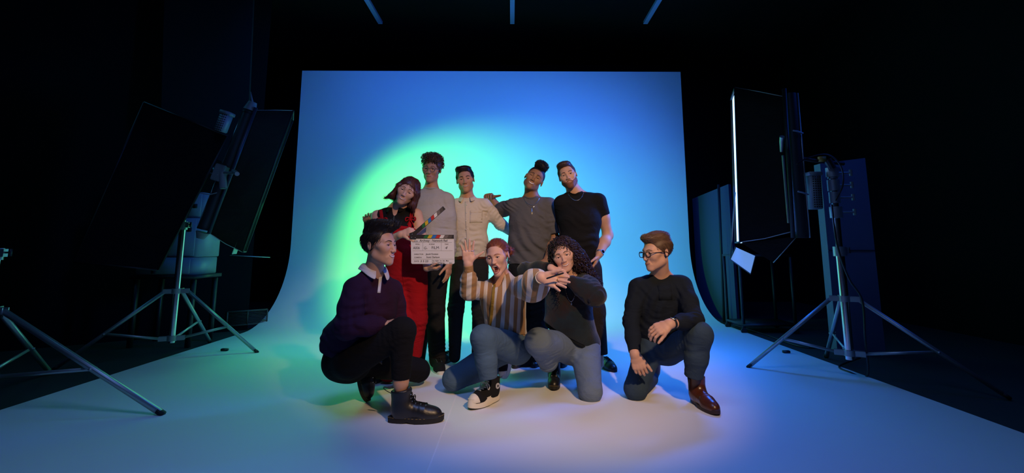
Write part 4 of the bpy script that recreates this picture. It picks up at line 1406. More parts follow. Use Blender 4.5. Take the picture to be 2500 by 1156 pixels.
# ---------------------------------------------------------------- E: bearded man in the black tee
def person_e():
    root = empty('person', (*G(1425, 905)[:2], 0), 'bearded person in a black T-shirt standing with one hand in the pocket', 'person')
    M_t = cloth('black_tee', (0.010, 0.010, 0.011), bump=.15)
    M_tr = cloth('dark_olive_trousers', (0.022, 0.017, 0.013))
    Y = 4.02
    H = Head(P(1386, 430, Y), yaw=-9, pitch=-2, roll=-17, k=1.0, smile=.1, eye=.95, jaw=1.05, wide=.98)
    hp = H.prims()
    neck = P(1404, 472, Y + .04); shl = P(1369, 496, Y + .05); shr = P(1463, 490, Y + .02)
    chest = P(1415, 540, Y + .02); waist = P(1414, 590, Y); pel = P(1418, 640, Y + .02)
    side = nrm(shr - shl); fwd = np.array((0, -1.0, 0))
    al = [shl, P(1378, 585, 4.20), P(1395, 640, 4.24)]; ar = [shr, P(1484, 575, 4.08), P(1463, 622, 3.94)]
    HRd = (-.45, -.05, -.9)
    HR = hand(ar[2], HRd, (-.9, .2, .3), (0, -1, 0), curl=(.15, .15, .15, .15), k=1.0)
    HL = hand(al[2], (0, 0, -1), (-1, 0, 0), (0, -1, 0), k=1.0)
    armR = limb([ar[0], lerp(ar[0], ar[1], .5), ar[1], lerp(ar[1], ar[2], .35), ar[2]], [.05, .050, .042, .044, .029])
    armL = limb(al, [.05, .042, .029])
    core = torso(pel, waist, chest, shl, shr, neck, MSZ, -.006)
    shin = limb([pel + side * .08, P(1450, 745, Y), P(1462, 850, Y), P(1464, 890, Y)], [.07, .05, .036, .034])
    body_solid(H, hp, core + neck_prims(H, neck, .058) + armL + armR + HL + HR + shin + hp, M_skinL, root, [hand_pts(ar[2], HRd)])
    body = root.children[-1]
    face_parts(H, hp, body, M_lipN, M_hairBr, .0030, teeth=False)
    tp = torso(pel, waist, chest, shl, shr, neck, dict(hip=(.146, .100), waist=(.140, .098), chest=(.160, .112), sh=.052), .010)
    axr = nrm(ar[1] - ar[0]); e = lerp(ar[0], ar[1], .42)
    sl = [grp(limb([ar[0], lerp(ar[0], ar[1], .55)], [.060, .062]) + [plane(axr, e, .003)], .03)] + limb([al[0], lerp(al[0], al[1], .45)], [.060, .058])
    tpa = tp + sl + [plane(Zax, neck + Zax * .006, .006), plane(-Zax, pel + Zax * .02, .003)]
    tpa += [fold(P(1420, 590, Y - .1), (.3, 0, 1), .07, .006, .15, 1), fold(P(1400, 520, Y - .1), (.8, 0, .6), .06, .004, .1)]
    top = solid('t_shirt', tpa, M_t, root)
    ring_on(tpa, neck, nrm(Zax + fwd * .4), .068, M_t, 'collar_rib', top, side, .005)
    necklace(H, tpa, body, neck + Zax * .012, side, fwd, .072, .085, M_silver, .0016)
    legs = limb([P(1400, 660, Y), P(1390, 760, Y + .02), P(1378, 862, Y + .05)], [.098, .085, .080]) + [grp(limb([P(1440, 660, Y), P(1452, 760, Y), P(1461, 878, Y)], [.100, .086, .078]) + [plane(-Zax, P(1461, 864, Y), .003)], .03)]
    legs = [ecap(pel + Zax * .03, pel - Zax * .09, side, (.152, .106), (.150, .105), .04)] + legs
    legs += [fold(P(1452, 750, Y), (0, 0, 1), .06, .004, .12)]
    solid('trousers', legs, M_tr, root, h=.007)
    watch(body, lerp(ar[1], ar[2], .93), nrm(ar[2] - ar[1]), (.35, -.9, .1), .031, M_steel, M_steel, M_pupil, True)
    shoe(root, G(1467, 893), (.22, -.97, 0), style='oxford', k=1.02)
    shoe(root, G(1374, 884), (-.15, -.98, 0), style='oxford', k=1.02)
    R = H.R
    hb = scalp(H, t=.005, line=.072, back=-.055, temple=.045)
    hb.insert(1, ell(H.w(-.006, -.030, .098), (.060, .066, .030), R, .022))
    hair_object(H, hb, M_hairBr, body, count=2000, comb=lambda p: (.3, .8, .4) if p[2] > .07 else (0, .35, -1), L=.024, lift=.12, r=.0011, jitter=.15, h=.004)
    bd = [d_ for d_ in hp]
    bd2 = []
    for p_ in hp:
        q = dict(p_); f0 = p_['f']
        if p_['op'] == 'u': q['f'] = (lambda f0: (lambda x: f0(x) - .0045))(f0); q['lo'] = p_['lo'] - .005; q['hi'] = p_['hi'] + .005
        bd2.append(q)
    bd2 += [plane(H.d(0, -.62, 1), H.w(0, -.075, -.056), .004), plane(H.d(0, .97, .2), H.w(0, .004, -.04), .006),
            ell(H.w(0, -.098, -.0665), (.0235, .03, .0068), R, .003, 's'), ell(H.w(0, -.12, -.010), (.05, .06, .036), R, .006, 's')]
    V, Q = sdf_mesh(bd2, .003)
    nm_ = sgrad(bd2, V); rs = np.random.RandomState(5); pk = rs.choice(len(V), 900)
    SV, SQ = strands(V[pk], nm_[pk], H, lambda p: (0, -.2, -1), L=.009, r=.0009, lift=.4, jitter=.4, n=4, sides=3)
    npmesh('beard', V, Q, M_beard, body)
    npmesh('beard_hairs', SV, SQ, M_beard, body)
    m = MB(); mp_ = H.surf(hp, [(x, -.0535 - .010 * (abs(x) / .026) ** 2) for x in np.linspace(-.027, .027, 11)], .0005)
    m.tube(mp_, [.002, .0035, .0045, .005, .005, .0045, .005, .005, .0045, .0035, .002], 7, flat=.7); m.build('moustache', M_beard, body)
# ---------------------------------------------------------------- F: kneeling man on the left, rugby shirt
def person_f():
    root = empty('person', (*G(920, 985)[:2], 0), 'person with a dark quiff crouching in a purple rugby shirt and black boots', 'person')
    M_rg = cloth('dark_purple_rugby_shirt', (0.030, 0.010, 0.030), bump=.25, vary=.12)
    M_cl = cloth('white_twill_collar', (0.62, 0.60, 0.62), vary=.03)
    M_tr = cloth('black_jeans', (0.007, 0.007, 0.008), bump=.2)
    H = Head(P(928, 600, 2.96), yaw=67, pitch=-3, roll=2, k=1.05, smile=.9, eye=.75, jaw=1.04, nose=1.25, mouth_w=.024)
    hp = H.prims()
    neck = P(912, 662, 3.04); shl = P(866, 705, 2.93); shr = P(957, 708, 3.20)
    chest = P(902, 752, 3.06); waist = P(872, 815, 3.08); pel = P(852, 868, 3.12)
    side = nrm(shr - shl); fwd = nrm(np.cross(side, Zax)); fwd = fwd if fwd[0] > 0 else -fwd
    al = [shl, P(846, 800, 2.80), P(930, 795, 2.94)]; ar = [shr, P(968, 785, 3.24), P(925, 805, 3.12)]
    arms = limb(al, [.05, .044, .030]) + limb(ar, [.05, .044, .030])
    HLd = (.8, .3, .2); HL = hand(al[2], HLd, (0, 0, -1), (0, -1, 0), k=1.0, curl=(.5,) * 4)
    HR = hand(ar[2], (-.5, -.6, 0), (0, 0, -1), (0, 1, 0), k=1.0, curl=(.5,) * 4)
    kn = P(983, 808, 2.92); an = P(978, 955, 2.916)
    shin = limb([lerp(kn, an, .6), lerp(kn, an, .85), an - Zax * .01], [.047, .040, .032])
    toe = G(884, 988); td = nrm((.30, -.30, -.90)); rup = (.90, -.15, .30)
    rheel = toe + np.array((0, .02, FLOOR_Z + .030)) - td * .262
    _, RR = shoe_frame(rheel, td, rup)
    gk = P(1022, 905, 3.62); ga = rheel + RR @ np.array((.055, 0, .15))
    shin2 = limb([lerp(gk, ga, .5), ga, rheel + RR @ np.array((.055, 0, .07))], [.045, .036, .034])
    core = torso(pel, waist, chest, shl, shr, neck, MSZ, -.006)
    nkp = [cap(H.w(0, .022, -.055), neck - Zax * .02, .054, .058, .03)]
    body_solid(H, hp, core + nkp + arms + HL + HR + shin + shin2 + hp, M_skinL, root)
    body = root.children[-1]
    face_parts(H, hp, body, M_lipN, M_hairDk, .0030)
    tp = torso(pel, waist, chest, shl, shr, neck, dict(hip=(.170, .135), waist=(.165, .130), chest=(.165, .125), sh=.055), .014)
    tp.append(ell(P(818, 825, 3.12), (.07, .13, .10), None, .07))
    sl = []
    for a in (al, ar):
        sl += limb([a[0], lerp(a[0], a[1], .5), a[1], lerp(a[1], a[2], .6), a[2]], [.070, .072, .066, .056, .044])
    tpa = [grp(tp + [plane(nrm((-.30, 0, -1)), P(830, 862, 3.1), .004)], .03)] + [grp(sl, .012)] + [plane(Zax, neck + Zax * .006, .008)]
    tpa += [fold(lerp(al[0], al[1], .75), (.3, 0, 1), .055, .007, .13, 1), fold(al[1] + np.array((.06, 0, 0)), (1, 0, .3), .045, .006, .10, 0), fold(P(825, 845, 3.0), (.2, 0, 1), .05, .008, .13, 2),
            fold(P(900, 720, 2.95), (1, 0, -.4), .07, .005, .12), fold(P(925, 740, 2.95), (1, 0, .5), .06, .005, .10, 1)]
    top = solid('rugby_shirt', tpa, M_rg, root)
    fw2 = nrm(fwd + np.array((0, -.35, 0)))
    up = nrm((.18, 0, 1)); sd2 = nrm(np.cross(up, fw2)); sd2 = sd2 if sd2 @ side > 0 else -sd2
    collar(top, tpa, neck + Zax * .010, up, nrm(fw2 - up * (fw2 @ up)), sd2, M_cl, r0=.066, r1=.094, h=.036, drop=.062, gap=.30, tip=.06)
    c0 = P(930, 684, 2.8)
    strip(top, tpa, line_pts(P(929, 676, 2.6), P(925, 716, 2.6), 9), None, .016, (1, 0, 0), M_cl, 'placket', .003, .003)
    # trousers
    hn = P(856, 880, 3.00); hf = P(880, 885, 3.28)
    tr = [ecap(pel + Zax * .03, pel - Zax * .03, side, (.155, .125), (.160, .130), .05),
          cap(hn, kn, .112, .078, .04), grp([cap(kn, lerp(kn, an, .9), .074, .052, .03), plane(nrm(an - kn), lerp(kn, an, .80), .003)], .03),
          cap(P(828, 885, 3.12), P(860, 890, 3.12), .10, .10, .05),
          cap(hf, gk, .098, .078, .05), cap(gk, lerp(gk, ga, .90), .076, .060, .03)]
    tr += [fold(lerp(kn, hn, .2), nrm(kn - hn), .035, .004, .09), fold(lerp(kn, an, .15), nrm(kn - an), .035, .004, .08, 1), fold(lerp(hn, kn, .2), (.5, 0, 1), .05, .006, .10), fold(gk, nrm(gk - ga), .04, .004, .08)]
    solid('trousers', tr, M_tr, root)
    shoe(root, G(953, 1036) + np.array((0, 0, FLOOR_Z)), (.995, .02, 0), style='boot', k=1.09)
    # rear boot stands on its toe
    shoe(root, rheel, td, up=rup, style='boot', k=1.05)
    R = H.R; k = H.k
    hb = [ell(H.w(0, .022, .040), np.array((.079, .100, .090)) * k, R, .01), ell(H.w(.0, -.035, .112), np.array((.060, .080, .034)) * k, R, .03), ell(H.w(0, .03, .115), np.array((.066, .07, .034)) * k, R, .03),
          rbox(H.w(0, -.125, -.085), np.array((.075, .075, .158)) * k, R, .03 * k, .012 * k, 's'), rbox(H.w(0, -.080, -.080), np.array((.14, .066, .088)) * k, R, .02 * k, .010 * k, 's'),
          plane(H.d(0, .22, -1), H.w(0, .05, -.062), .02 * k)]
    for sx in (1, -1): hb.append(ell(H.w(sx * .092, .018, -.004), np.array((.021, .019, .029)) * k, R, .004 * k, 's'))
    hair_object(H, hb, M_hairDk, body, count=2600, comb=lambda p: (.1, -.55, .75) if p[2] > .07 else (0, .6, -.7), L=.038, lift=.35, r=.0012, jitter=.25, h=.0045)


# ---------------------------------------------------------------- G: red-haired woman, striped cardigan
def stripe_mat():
    m = bpy.data.materials.new('striped_cardigan_knit'); m.use_nodes = True
    nt = m.node_tree; b = nt.nodes['Principled BSDF']; b.inputs['Roughness'].default_value = .95; b.inputs['Specular IOR Level'].default_value = .1
    b.inputs['Sheen Weight'].default_value = .15
    tc = nt.nodes.new('ShaderNodeTexCoord')
    mp = nt.nodes.new('ShaderNodeMapping'); mp.inputs['Rotation'].default_value = (0, D(-10), 0); mp.inputs['Scale'].default_value = (1, .35, .25)
    w = nt.nodes.new('ShaderNodeTexWave'); w.wave_type = 'BANDS'; w.bands_direction = 'X'; w.wave_profile = 'SIN'
    w.inputs['Scale'].default_value = 5.6; w.inputs['Distortion'].default_value = 3.2; w.inputs['Detail'].default_value = .6; w.inputs['Detail Scale'].default_value = 1.6
    r = nt.nodes.new('ShaderNodeValToRGB'); r.color_ramp.elements[0].position = .47; r.color_ramp.elements[0].color = (.62, .56, .50, 1)
    r.color_ramp.elements[1].position = .53; r.color_ramp.elements[1].color = (.36, .20, .085, 1)
    n = nt.nodes.new('ShaderNodeTexNoise'); n.inputs['Scale'].default_value = 300
    bp = nt.nodes.new('ShaderNodeBump'); bp.inputs['Strength'].default_value = .5; bp.inputs['Distance'].default_value = .004
    L = nt.links
    L.new(tc.outputs['Object'], mp.inputs['Vector']); L.new(mp.outputs['Vector'], w.inputs['Vector']); L.new(w.outputs['Fac'], r.inputs['Fac'])
    L.new(r.outputs['Color'], b.inputs['Base Color']); L.new(tc.outputs['Object'], n.inputs['Vector']); L.new(n.outputs['Fac'], bp.inputs['Height']); L.new(bp.outputs['Normal'], b.inputs['Normal'])
    return m


M_denim = cloth('blue_denim', (0.070, 0.120, 0.180), bump=.35, bscale=350, vary=.22, vscale=9)
M_denimL = cloth('light_blue_denim', (0.130, 0.175, 0.230), bump=.35, bscale=350, vary=.18, vscale=9)
M_denimD = cloth('washed_dark_denim', (0.032, 0.055, 0.085), bump=.35, bscale=350, vary=.35, vscale=7)
M_seam = cloth('denim_seam', (0.085, 0.125, 0.18), vary=.1)


def person_g():
    root = empty('person', (*G(1180, 975)[:2], 0), 'shouting ginger-haired person in a striped cardigan, one hand raised, one arm stretched out', 'person')
    M_cd = stripe_mat(); M_tan = cloth('tan_rib_knit', (0.38, 0.22, 0.10), bump=.6, bscale=120)
    M_tee = cloth('mustard_print_top', (0.25, 0.16, 0.03), vary=.5, vscale=20)
    H = Head(P(1215, 627, 3.36), yaw=-20, pitch=2, roll=-11, k=.98, smile=.5, opn=1.0, eye=.80, fem=True, jaw=.92)
    hp = H.prims()
    neck = P(1228, 682, 3.45); shl = P(1190, 708, 3.46); shr = P(1262, 700, 3.34)
    chest = P(1228, 738, 3.46); waist = P(1233, 780, 3.48); pel = P(1242, 835, 3.55)
    side = nrm(shr - shl); fwd = nrm(np.cross(side, Zax)); fwd = fwd if fwd[1] < 0 else -fwd
    al = [shl, P(1146, 712, 3.28), P(1143, 645, 3.20)]; ar = [shr, P(1296, 703, 3.02), P(1322, 678, 2.76)]
    HLd = (-.02, -.08, 1); HRd = (.93, -.32, -.22)
    HL = hand(al[2], HLd, (.1, -1, -.1), (1, 0, 0), curl=(.04, .03, .05, .08), spread=(.16, .02, -.13, -.34), k=.94, thd=(.55, .8, .1), th=(-.05, .0))
    HR = hand(ar[2], HRd, (-.30, -.95, .25), (0, 0, 1), curl=(.10, .12, .16, .22), spread=(.10, .0, -.18, -.42), k=.98, thd=(.85, .40, .30), th=(.15, .2))
    arms = limb(al, [.045, .037, .0265]) + limb(ar, [.045, .037, .0265])
    core = torso(pel, waist, chest, shl, shr, neck, WSZ, -.006)
    body_solid(H, hp, core + neck_prims(H, neck, .048) + arms + HL + HR + hp, M_skinP, root, [hand_pts(al[2], HLd), hand_pts(ar[2], HRd)])
    body = root.children[-1]
    face_parts(H, hp, body, M_lipP, M_hairGin, .0024, frown=.10, brow_up=-.002)
    # cardigan
    tp = torso(pel + (waist - pel) * .12, waist, chest, shl, shr, neck, dict(hip=(.130, .110), waist=(.122, .102), chest=(.136, .110), sh=.046), .018)
    sl = limb([al[0], lerp(al[0], al[1], .5), al[1], lerp(al[1], al[2], .45), lerp(al[1], al[2], .72)], [.058, .058, .058, .052, .034])
    sl += limb([ar[0], lerp(ar[0], ar[1], .5), ar[1], lerp(ar[1], ar[2], .50), lerp(ar[1], ar[2], .78)], [.064, .074, .080, .082, .046])
    sl += [ell(lerp(ar[1], ar[2], .25) - Zax * .03, (.075, .085, .065), None, .05)]
    tpa = [grp(tp + [plane(nrm((-.25, 0, -1)), P(1243, 812, 3.4), .003)], .03), grp(sl, .014), ell(neck + fwd * .075 + Zax * .01, (.040, .075, .085), None, .015, 's'), plane(Zax, neck + Zax * .10, .008)]
    tpa += [fold(al[1], nrm(al[2] - al[0]), .040, .006, .10), fold(lerp(al[1], al[2], .5), (0, 0, 1), .036, .005, .07, 1), fold(lerp(ar[1], ar[2], .2), nrm(ar[2] - ar[1]), .05, .007, .12), fold(waist + np.array((0, -.1, 0)), (1, 0, .2), .07, .006, .14), fold(pel + np.array((-.05, -.1, .06)), (1, 0, .1), .05, .005, .1)]
    cd = solid('cardigan', tpa, M_cd, root)
    # ribbed hem, cuffs and the open front showing the top
    hem = torso(pel + (waist - pel) * .12, waist, chest, shl, shr, neck, dict(hip=(.130, .110), waist=(.122, .102), chest=(.136, .110), sh=.046), .022)[:1]
    pn = nrm((-.25, 0, -1)); hem += [plane(-pn, P(1243, 812, 3.4), .002), plane(pn, P(1243, 826, 3.4), .006)]
    solid('hem_rib', hem, M_tan, cd)
    for a, t0 in ((al, .66), (ar, .76)):
        cu = [cap(lerp(a[1], a[2], t0), lerp(a[1], a[2], .99), .035, .0325, .01), plane(nrm(a[2] - a[1]), a[2] - nrm(a[2] - a[1]) * .004, .003)]
        solid('cuff', cu, M_tan, cd, h=.004)
    band_at(cd, lerp(ar[1], ar[2], .99), nrm(ar[2] - ar[1]), .033, .004, cloth('cream_cuff_edge', (.6, .54, .46)), 'cuff_edge', th=.004)
    q_ = [P(1207 - 3 * i * .35, 690 + i * 12, 3.1) for i in range(10)]; nk = cast(tpa, q_, view_dir(q_), .002, .8)
    m = MB(); m.tube(nk, [.008, .011, .012, .012, .012, .012, .012, .012, .011, .009], 8, flat=.35, up=(0, 1, 0)); m.build('inner_top', M_tee, cd)
    # rings and bracelet
    s_ = nrm(np.cross(nrm(HRd), (-.30, -.95, .25))); s_ = s_ if s_[2] > 0 else -s_
    for q, off in ((.095, .010), (.090, -.012)):
        c = ar[2] + nrm(HRd) * q + s_ * off
        band_at(body, c, HRd, .0102, .002, M_gold, 'ring', th=.0016)
    s_ = np.array((1.0, 0, 0))
    for off in (-.010, .010, .030): band_at(body, al[2] + nrm(HLd) * .092 * .94 + s_ * off * .94, HLd, .0100, .0018, M_silver, 'ring', th=.0014)
    # jeans
    hr_, hl_ = P(1262, 852, 3.48), P(1220, 858, 3.58)
    kn = P(1180, 826, 3.13); an = P(1196, 950, 3.12)
    gk = P(1108, 926, 3.47); ga = P(1200, 905, 3.72)
    jn = [ecap(pel + Zax * .0, pel - Zax * .03, side, (.150, .110), (.150, .110), .05), cap(hr_, kn, .112, .080, .04), cap(kn, lerp(kn, an, .45), .078, .066, .03), grp([cap(lerp(kn, an, .45), lerp(kn, an, .9), .066, .055, .03), plane(nrm(an - kn), lerp(kn, an, .80), .003)], .03),
          cap(hl_, gk, .100, .076, .04), cap(gk, ga, .074, .056, .03)]
    jn += [fold(lerp(kn, hr_, .25), nrm(kn - hr_), .035, .004, .09), fold(lerp(kn, an, .35), (0.1, 0, 1), .04, .003, .09, 1), fold(gk + (ga - gk) * .3, nrm(gk - ga), .035, .004, .09), fold(lerp(kn, an, .72), (0, 0, 1), .03, .003, .05)]
    j = solid('jeans', jn, M_denim, root)
    shoe(root, G(1214, 981) + np.array((0, 0, FLOOR_Z)), (-.62, -.78, 0), style='hightop', k=.96)
    toe = G(1238, 938); td = nrm((-.12, -.22, -.95))
    shoe(root, toe + np.array((.0, .03, FLOOR_Z + .034)) - td * .245, td, up=(-.78, -.60, .15), style='hightop', k=.92)
    # hair: drawn back into a low knot with a clip
    R = H.R; k = H.k
    hb = [ell(H.w(0, .024, .042), np.array((.0785, .098, .086)) * k, R, .01), rbox(H.w(0, -.118, -.082), np.array((.062, .080, .155)) * k, R, .035 * k, .012 * k, 's'), rbox(H.w(0, -.070, -.075), np.array((.14, .075, .10)) * k, R, .02 * k, .012 * k, 's'),
          plane(H.d(0, .3, -1), H.w(0, .05, -.055), .02 * k)]
    for sx in (1, -1): hb.append(ell(H.w(sx * .088, .016, -.012), np.array((.024, .021, .030)) * k, R, .006 * k, 's'))
    hb2 = hb + [ell(H.w(.052, .098, .020), np.array((.036, .032, .036)) * k, R, .015), ell(H.w(-.02, .105, .010), np.array((.036, .030, .036)) * k, R, .015)]
    wis = MB(); rs = np.random.RandomState(2)
    for i in range(10):
        sx = -1 if i < 7 else 1; p0 = H.w(sx * .066, -.045 + .01 * rs.rand(), .045)
        wis.tube([p0, H.w(sx * (.080 + .006 * rs.rand()), -.045, .0), H.w(sx * (.076 + .01 * rs.rand()), -.040, -.06), H.w(sx * (.074 + .02 * rs.rand()), -.03, -.11)], [.0012, .0012, .001, .0005], 4)
    hair_object(H, hb2, M_hairGin, body, count=2400, comb=lambda p: (0, 1, .25 - .5 * (p[2] < .04)), L=.040, lift=.04, r=.0011, jitter=.08, h=.0045, extra=[(np.array(wis.v), np.array(wis.f))])
    m = MB(); m.tube([H.w(.030, .05, .115), H.w(.062, .055, .085), H.w(.078, .060, .045), H.w(.080, .06, .01)], [.004, .007, .007, .004], 6); m.build('hair_clip', mat('burgundy_hair_clip', (.05, .01, .03), .4), body)
    m = MB(); m.ball(H.w(.083, .004, -.042), .0045, 8); m.build('earring', M_silver, body)
    return ar, HRd


# ---------------------------------------------------------------- H: curly-haired woman, dark jumper
def person_h():
    root = empty('person', (*G(1395, 975)[:2], 0), 'smiling person with long dark curls, dark mottled jumper and pale jeans, hands under the chin', 'person')
    m_ = bpy.data.materials.new('mottled_mohair_knit'); m_.use_nodes = True
    nt = m_.node_tree; b = nt.nodes['Principled BSDF']; b.inputs['Roughness'].default_value = 1; b.inputs['Specular IOR Level'].default_value = .1; b.inputs['Sheen Weight'].default_value = .25
    tc = nt.nodes.new('ShaderNodeTexCoord'); n = nt.nodes.new('ShaderNodeTexNoise'); n.inputs['Scale'].default_value = 6; n.inputs['Detail'].default_value = 6
    r = nt.nodes.new('ShaderNodeValToRGB'); cr = r.color_ramp; cr.elements[0].position = .30; cr.elements[0].color = (.010, .012, .014, 1); cr.elements[1].position = .72; cr.elements[1].color = (.030, .012, .008, 1)
    e_ = cr.elements.new(.5); e_.color = (.012, .022, .028, 1)
    n2_ = nt.nodes.new('ShaderNodeTexNoise'); n2_.inputs['Scale'].default_value = 160; bp = nt.nodes.new('ShaderNodeBump'); bp.inputs['Strength'].default_value = .6; bp.inputs['Distance'].default_value = .004
    L = nt.links; L.new(tc.outputs['Object'], n.inputs['Vector']); L.new(n.outputs['Fac'], r.inputs['Fac']); L.new(r.outputs['Color'], b.inputs['Base Color'])
    L.new(tc.outputs['Object'], n2_.inputs['Vector']); L.new(n2_.outputs['Fac'], bp.inputs['Height']); L.new(bp.outputs['Normal'], b.inputs['Normal'])
    M_j = m_
    H = Head(P(1375, 623, 3.42), yaw=-10, pitch=2, roll=-19, k=1.0, smile=1.0, eye=.70, fem=True, jaw=.93, mouth_w=.027)
    hp = H.prims()
    neck = P(1395, 676, 3.50); shl = P(1356, 702, 3.52); shr = P(1424, 690, 3.46)
    chest = P(1388, 740, 3.52); waist = P(1388, 790, 3.54); pel = P(1405, 842, 3.60)
    side = nrm(shr - shl); fwd = np.array((0, -1., 0))
    al = [shl, P(1284, 662, 3.56), P(1345, 655, 3.36)]; ar = [shr, P(1452, 722, 3.30), P(1393, 686, 3.30)]
    HLd = (.80, -.25, -.28); HRd = (-.92, .1, .16)
    HL = hand(al[2], HLd, (.1, .3, -1), (0, -.8, -.3), curl=(.35, .4, .45, .5), spread=(.05, .01, -.03, -.06), k=.80, th=(.3, .3))
    HR = hand(ar[2], HRd, (.1, .9, -.2), (0, -.2, 1), curl=(1.0, 1.0, 1.0, 1.0), k=.85, th=(.7, .6))
    arms = limb(al, [.044, .037, .0265]) + limb(ar, [.044, .037, .0265])
    core = torso(pel, waist, chest, shl, shr, neck, WSZ, -.006)
    body_solid(H, hp, core + neck_prims(H, neck, .047) + arms + HL + HR + hp, M_skinP, root, [hand_pts(al[2], HLd), hand_pts(ar[2], HRd)])
    body = root.children[-1]
    face_parts(H, hp, body, M_lipP, M_hairDk, .0026)
    tp = torso(pel, waist, chest, shl, shr, neck, dict(hip=(.165, .130), waist=(.150, .120), chest=(.138, .108), sh=.046), .020)
    sl = limb([al[0], lerp(al[0], al[1], .5), al[1], lerp(al[1], al[2], .5), lerp(al[1], al[2], .82)], [.064, .066, .060, .056, .046])
    sl += limb([ar[0], lerp(ar[0], ar[1], .5), ar[1], lerp(ar[1], ar[2], .5), lerp(ar[1], ar[2], .92)], [.070, .080, .074, .062, .044])
    tpa = [grp(tp + [plane(Zax, neck + Zax * .004, .008), plane(nrm((-.55, 0, -1)), P(1415, 838, 3.45), .003)], .03), grp(sl, .014)]
    tpa += [fold(ar[1], nrm(ar[1] - ar[0]), .04, .006, .12), fold(al[1], (1, 0, .2), .04, .004, .10), fold(waist - Zax * .05, (.4, 0, 1), .06, .005, .15), fold(chest + np.array((-.03, -.1, 0)), (1, 0, .6), .05, .005, .1), fold(ar[1] + np.array((-.05, 0, -.08)), (.6, 0, 1), .04, .006, .1)]
    jm = solid('jumper', tpa, M_j, root)
    pn = nrm((-.55, 0, -1))
    hm = torso(pel, waist, chest, shl, shr, neck, dict(hip=(.165, .130), waist=(.150, .120), chest=(.138, .108), sh=.046), .023)[:1] + [plane(-pn, P(1415, 838, 3.45), .002), plane(pn, P(1418, 850, 3.45), .006)]
    M_jr = cloth('dark_rib_knit', (.010, .013, .015), bump=.7, bscale=120)
    solid('hem_rib', hm, M_jr, jm)
    for a in (al, ar):
        solid('cuff', [cap(lerp(a[1], a[2], .80), lerp(a[1], a[2], .97), .042, .035, .01), plane(nrm(a[2] - a[1]), a[2] - nrm(a[2] - a[1]) * .004, .003)], M_jr, jm, h=.0045)
    necklace(H, tp, body, neck - Zax * .01 + side * -.02, side, fwd, .050, .15, M_silver, .0014, pend=.018)
    kn = P(1315, 836, 3.24); an = P(1346, 900, 3.50)
    gk = P(1441, 955, 3.33); ga = P(1432, 935, 3.74)
    hl_ = P(1385, 850, 3.56); hr_ = P(1428, 855, 3.55)
    jn = [ecap(pel, pel - Zax * .04, side, (.155, .115), (.150, .110), .05), cap(hl_, kn, .108, .090, .04), grp([cap(kn, lerp(kn, an, .85), .084, .066, .03), plane(nrm(an - kn), lerp(kn, an, .74), .003)], .03), cap(hr_, gk, .112, .078, .04), cap(gk, ga, .074, .055, .03)]
    jn += [fold(lerp(kn, an, .35) - np.array((-.02, .05, 0)), (-.3, 0, 1), .030, .007, .08), fold(lerp(hr_, gk, .2), (.4, 0, 1), .05, .005, .1), fold(gk, (0, 0, 1), .04, .004, .07), fold(lerp(kn, hl_, .35), nrm(kn - hl_), .04, .004, .09)]
    j = solid('jeans', jn, M_denimL, root)
    band_at(j, lerp(kn, an, .72), nrm(an - kn), .066, .020, M_denimL, 'turned_up_cuff', th=.006, flat=1.0)
    shoe(root, G(1354, 937) + np.array((0, 0.02, FLOOR_Z)), (-.10, -.99, 0), style='boot', k=.92)
    td = nrm((0, -.15, -.98)); shoe(root, np.array((ga[0], ga[1] + .16, .34)) - td * 0, nrm((0, .1, -1)), up=(0, -1, .1), style='boot', k=.92)
    # mass of curls
    R = H.R
    hb = [ell(H.w(.004, .026, .044), (.083, .100, .085), R, .02), ell(H.w(.070, .050, -.030), (.058, .085, .100), R, .05), ell(H.w(-.070, .030, -.025), (.034, .065, .066), R, .04),
          ecap(H.w(.085, .055, -.06), P(1447, 690, 3.58), (1, 0, 0), (.060, .055), (.045, .040), .04),
          rbox(H.w(-.006, -.105, -.060), (.053, .080, .125), R, .04, .012, 's')]
    V, Q = sdf_mesh(hb, .007); nmv = sgrad(hb, V); rs = np.random.RandomState(9)
    lv = H.loc(V); okv = np.where(~((lv[:, 1] < -.045) & (lv[:, 2] < .095)))[0]; pk = rs.choice(okv, 1100, replace=False)
    SV, SQ = strands(V[pk], nmv[pk], H, lambda p: (.15 * np.sign(p[0]), -.15, -1), L=.066, r=.0025, lift=.26, curl=(.0080, 2.2), n=16, jitter=.25, sides=5, droop=.3)
    # fringe curls over the forehead and the ringlet hanging in front of the jumper
    m = MB()
    def ringlet(p0, p1, turns, rad, r, n=26):
        ax = nrm(p1 - p0); u, v, w_ = basis(ax, (1, 0.2, 0))
        ph = rs.uniform(0, 6)
        m.tube([lerp(p0, p1, t) + (u * math.cos(ph + 6.283 * turns * t) + v * math.sin(ph + 6.283 * turns * t)) * rad for t in np.linspace(0, 1, n)], [r * (1 - .5 * t) for t in np.linspace(0, 1, n)], 5)
    for (x0, z0, x1, z1) in ((-.030, .088, -.048, .030), (-.040, .080, -.062, .005), (.030, .088, .048, -.012), (.040, .080, .056, -.03), (.016, .092, .024, .045), (-.01, .098, -.024, .058), (.0, .1, .006, .055)):
        ringlet(H.w(x0, -.070, z0), H.w(x1, -.098 + abs(x1) * .4, z1), 2.6, .0075, .0024)
    base = P(1360, 690, 3.36)
    for i in range(6):
        q = rs.normal(0, .008, 3); ringlet(base + q, P(1363 + rs.uniform(-4, 4), 735 + rs.uniform(-12, 10), 3.38) + q, 4, .008, .0024, 36)
    for i in range(26):
        t = rs.rand(); p0 = H.w(.10 + rs.normal(0, .02), .04 + rs.normal(0, .03), -.05); ringlet(p0, P(1440 + rs.uniform(-14, 18), 690 + rs.uniform(-10, 28), 3.50 + rs.normal(0, .04)), 5, .009, .0027, 40)
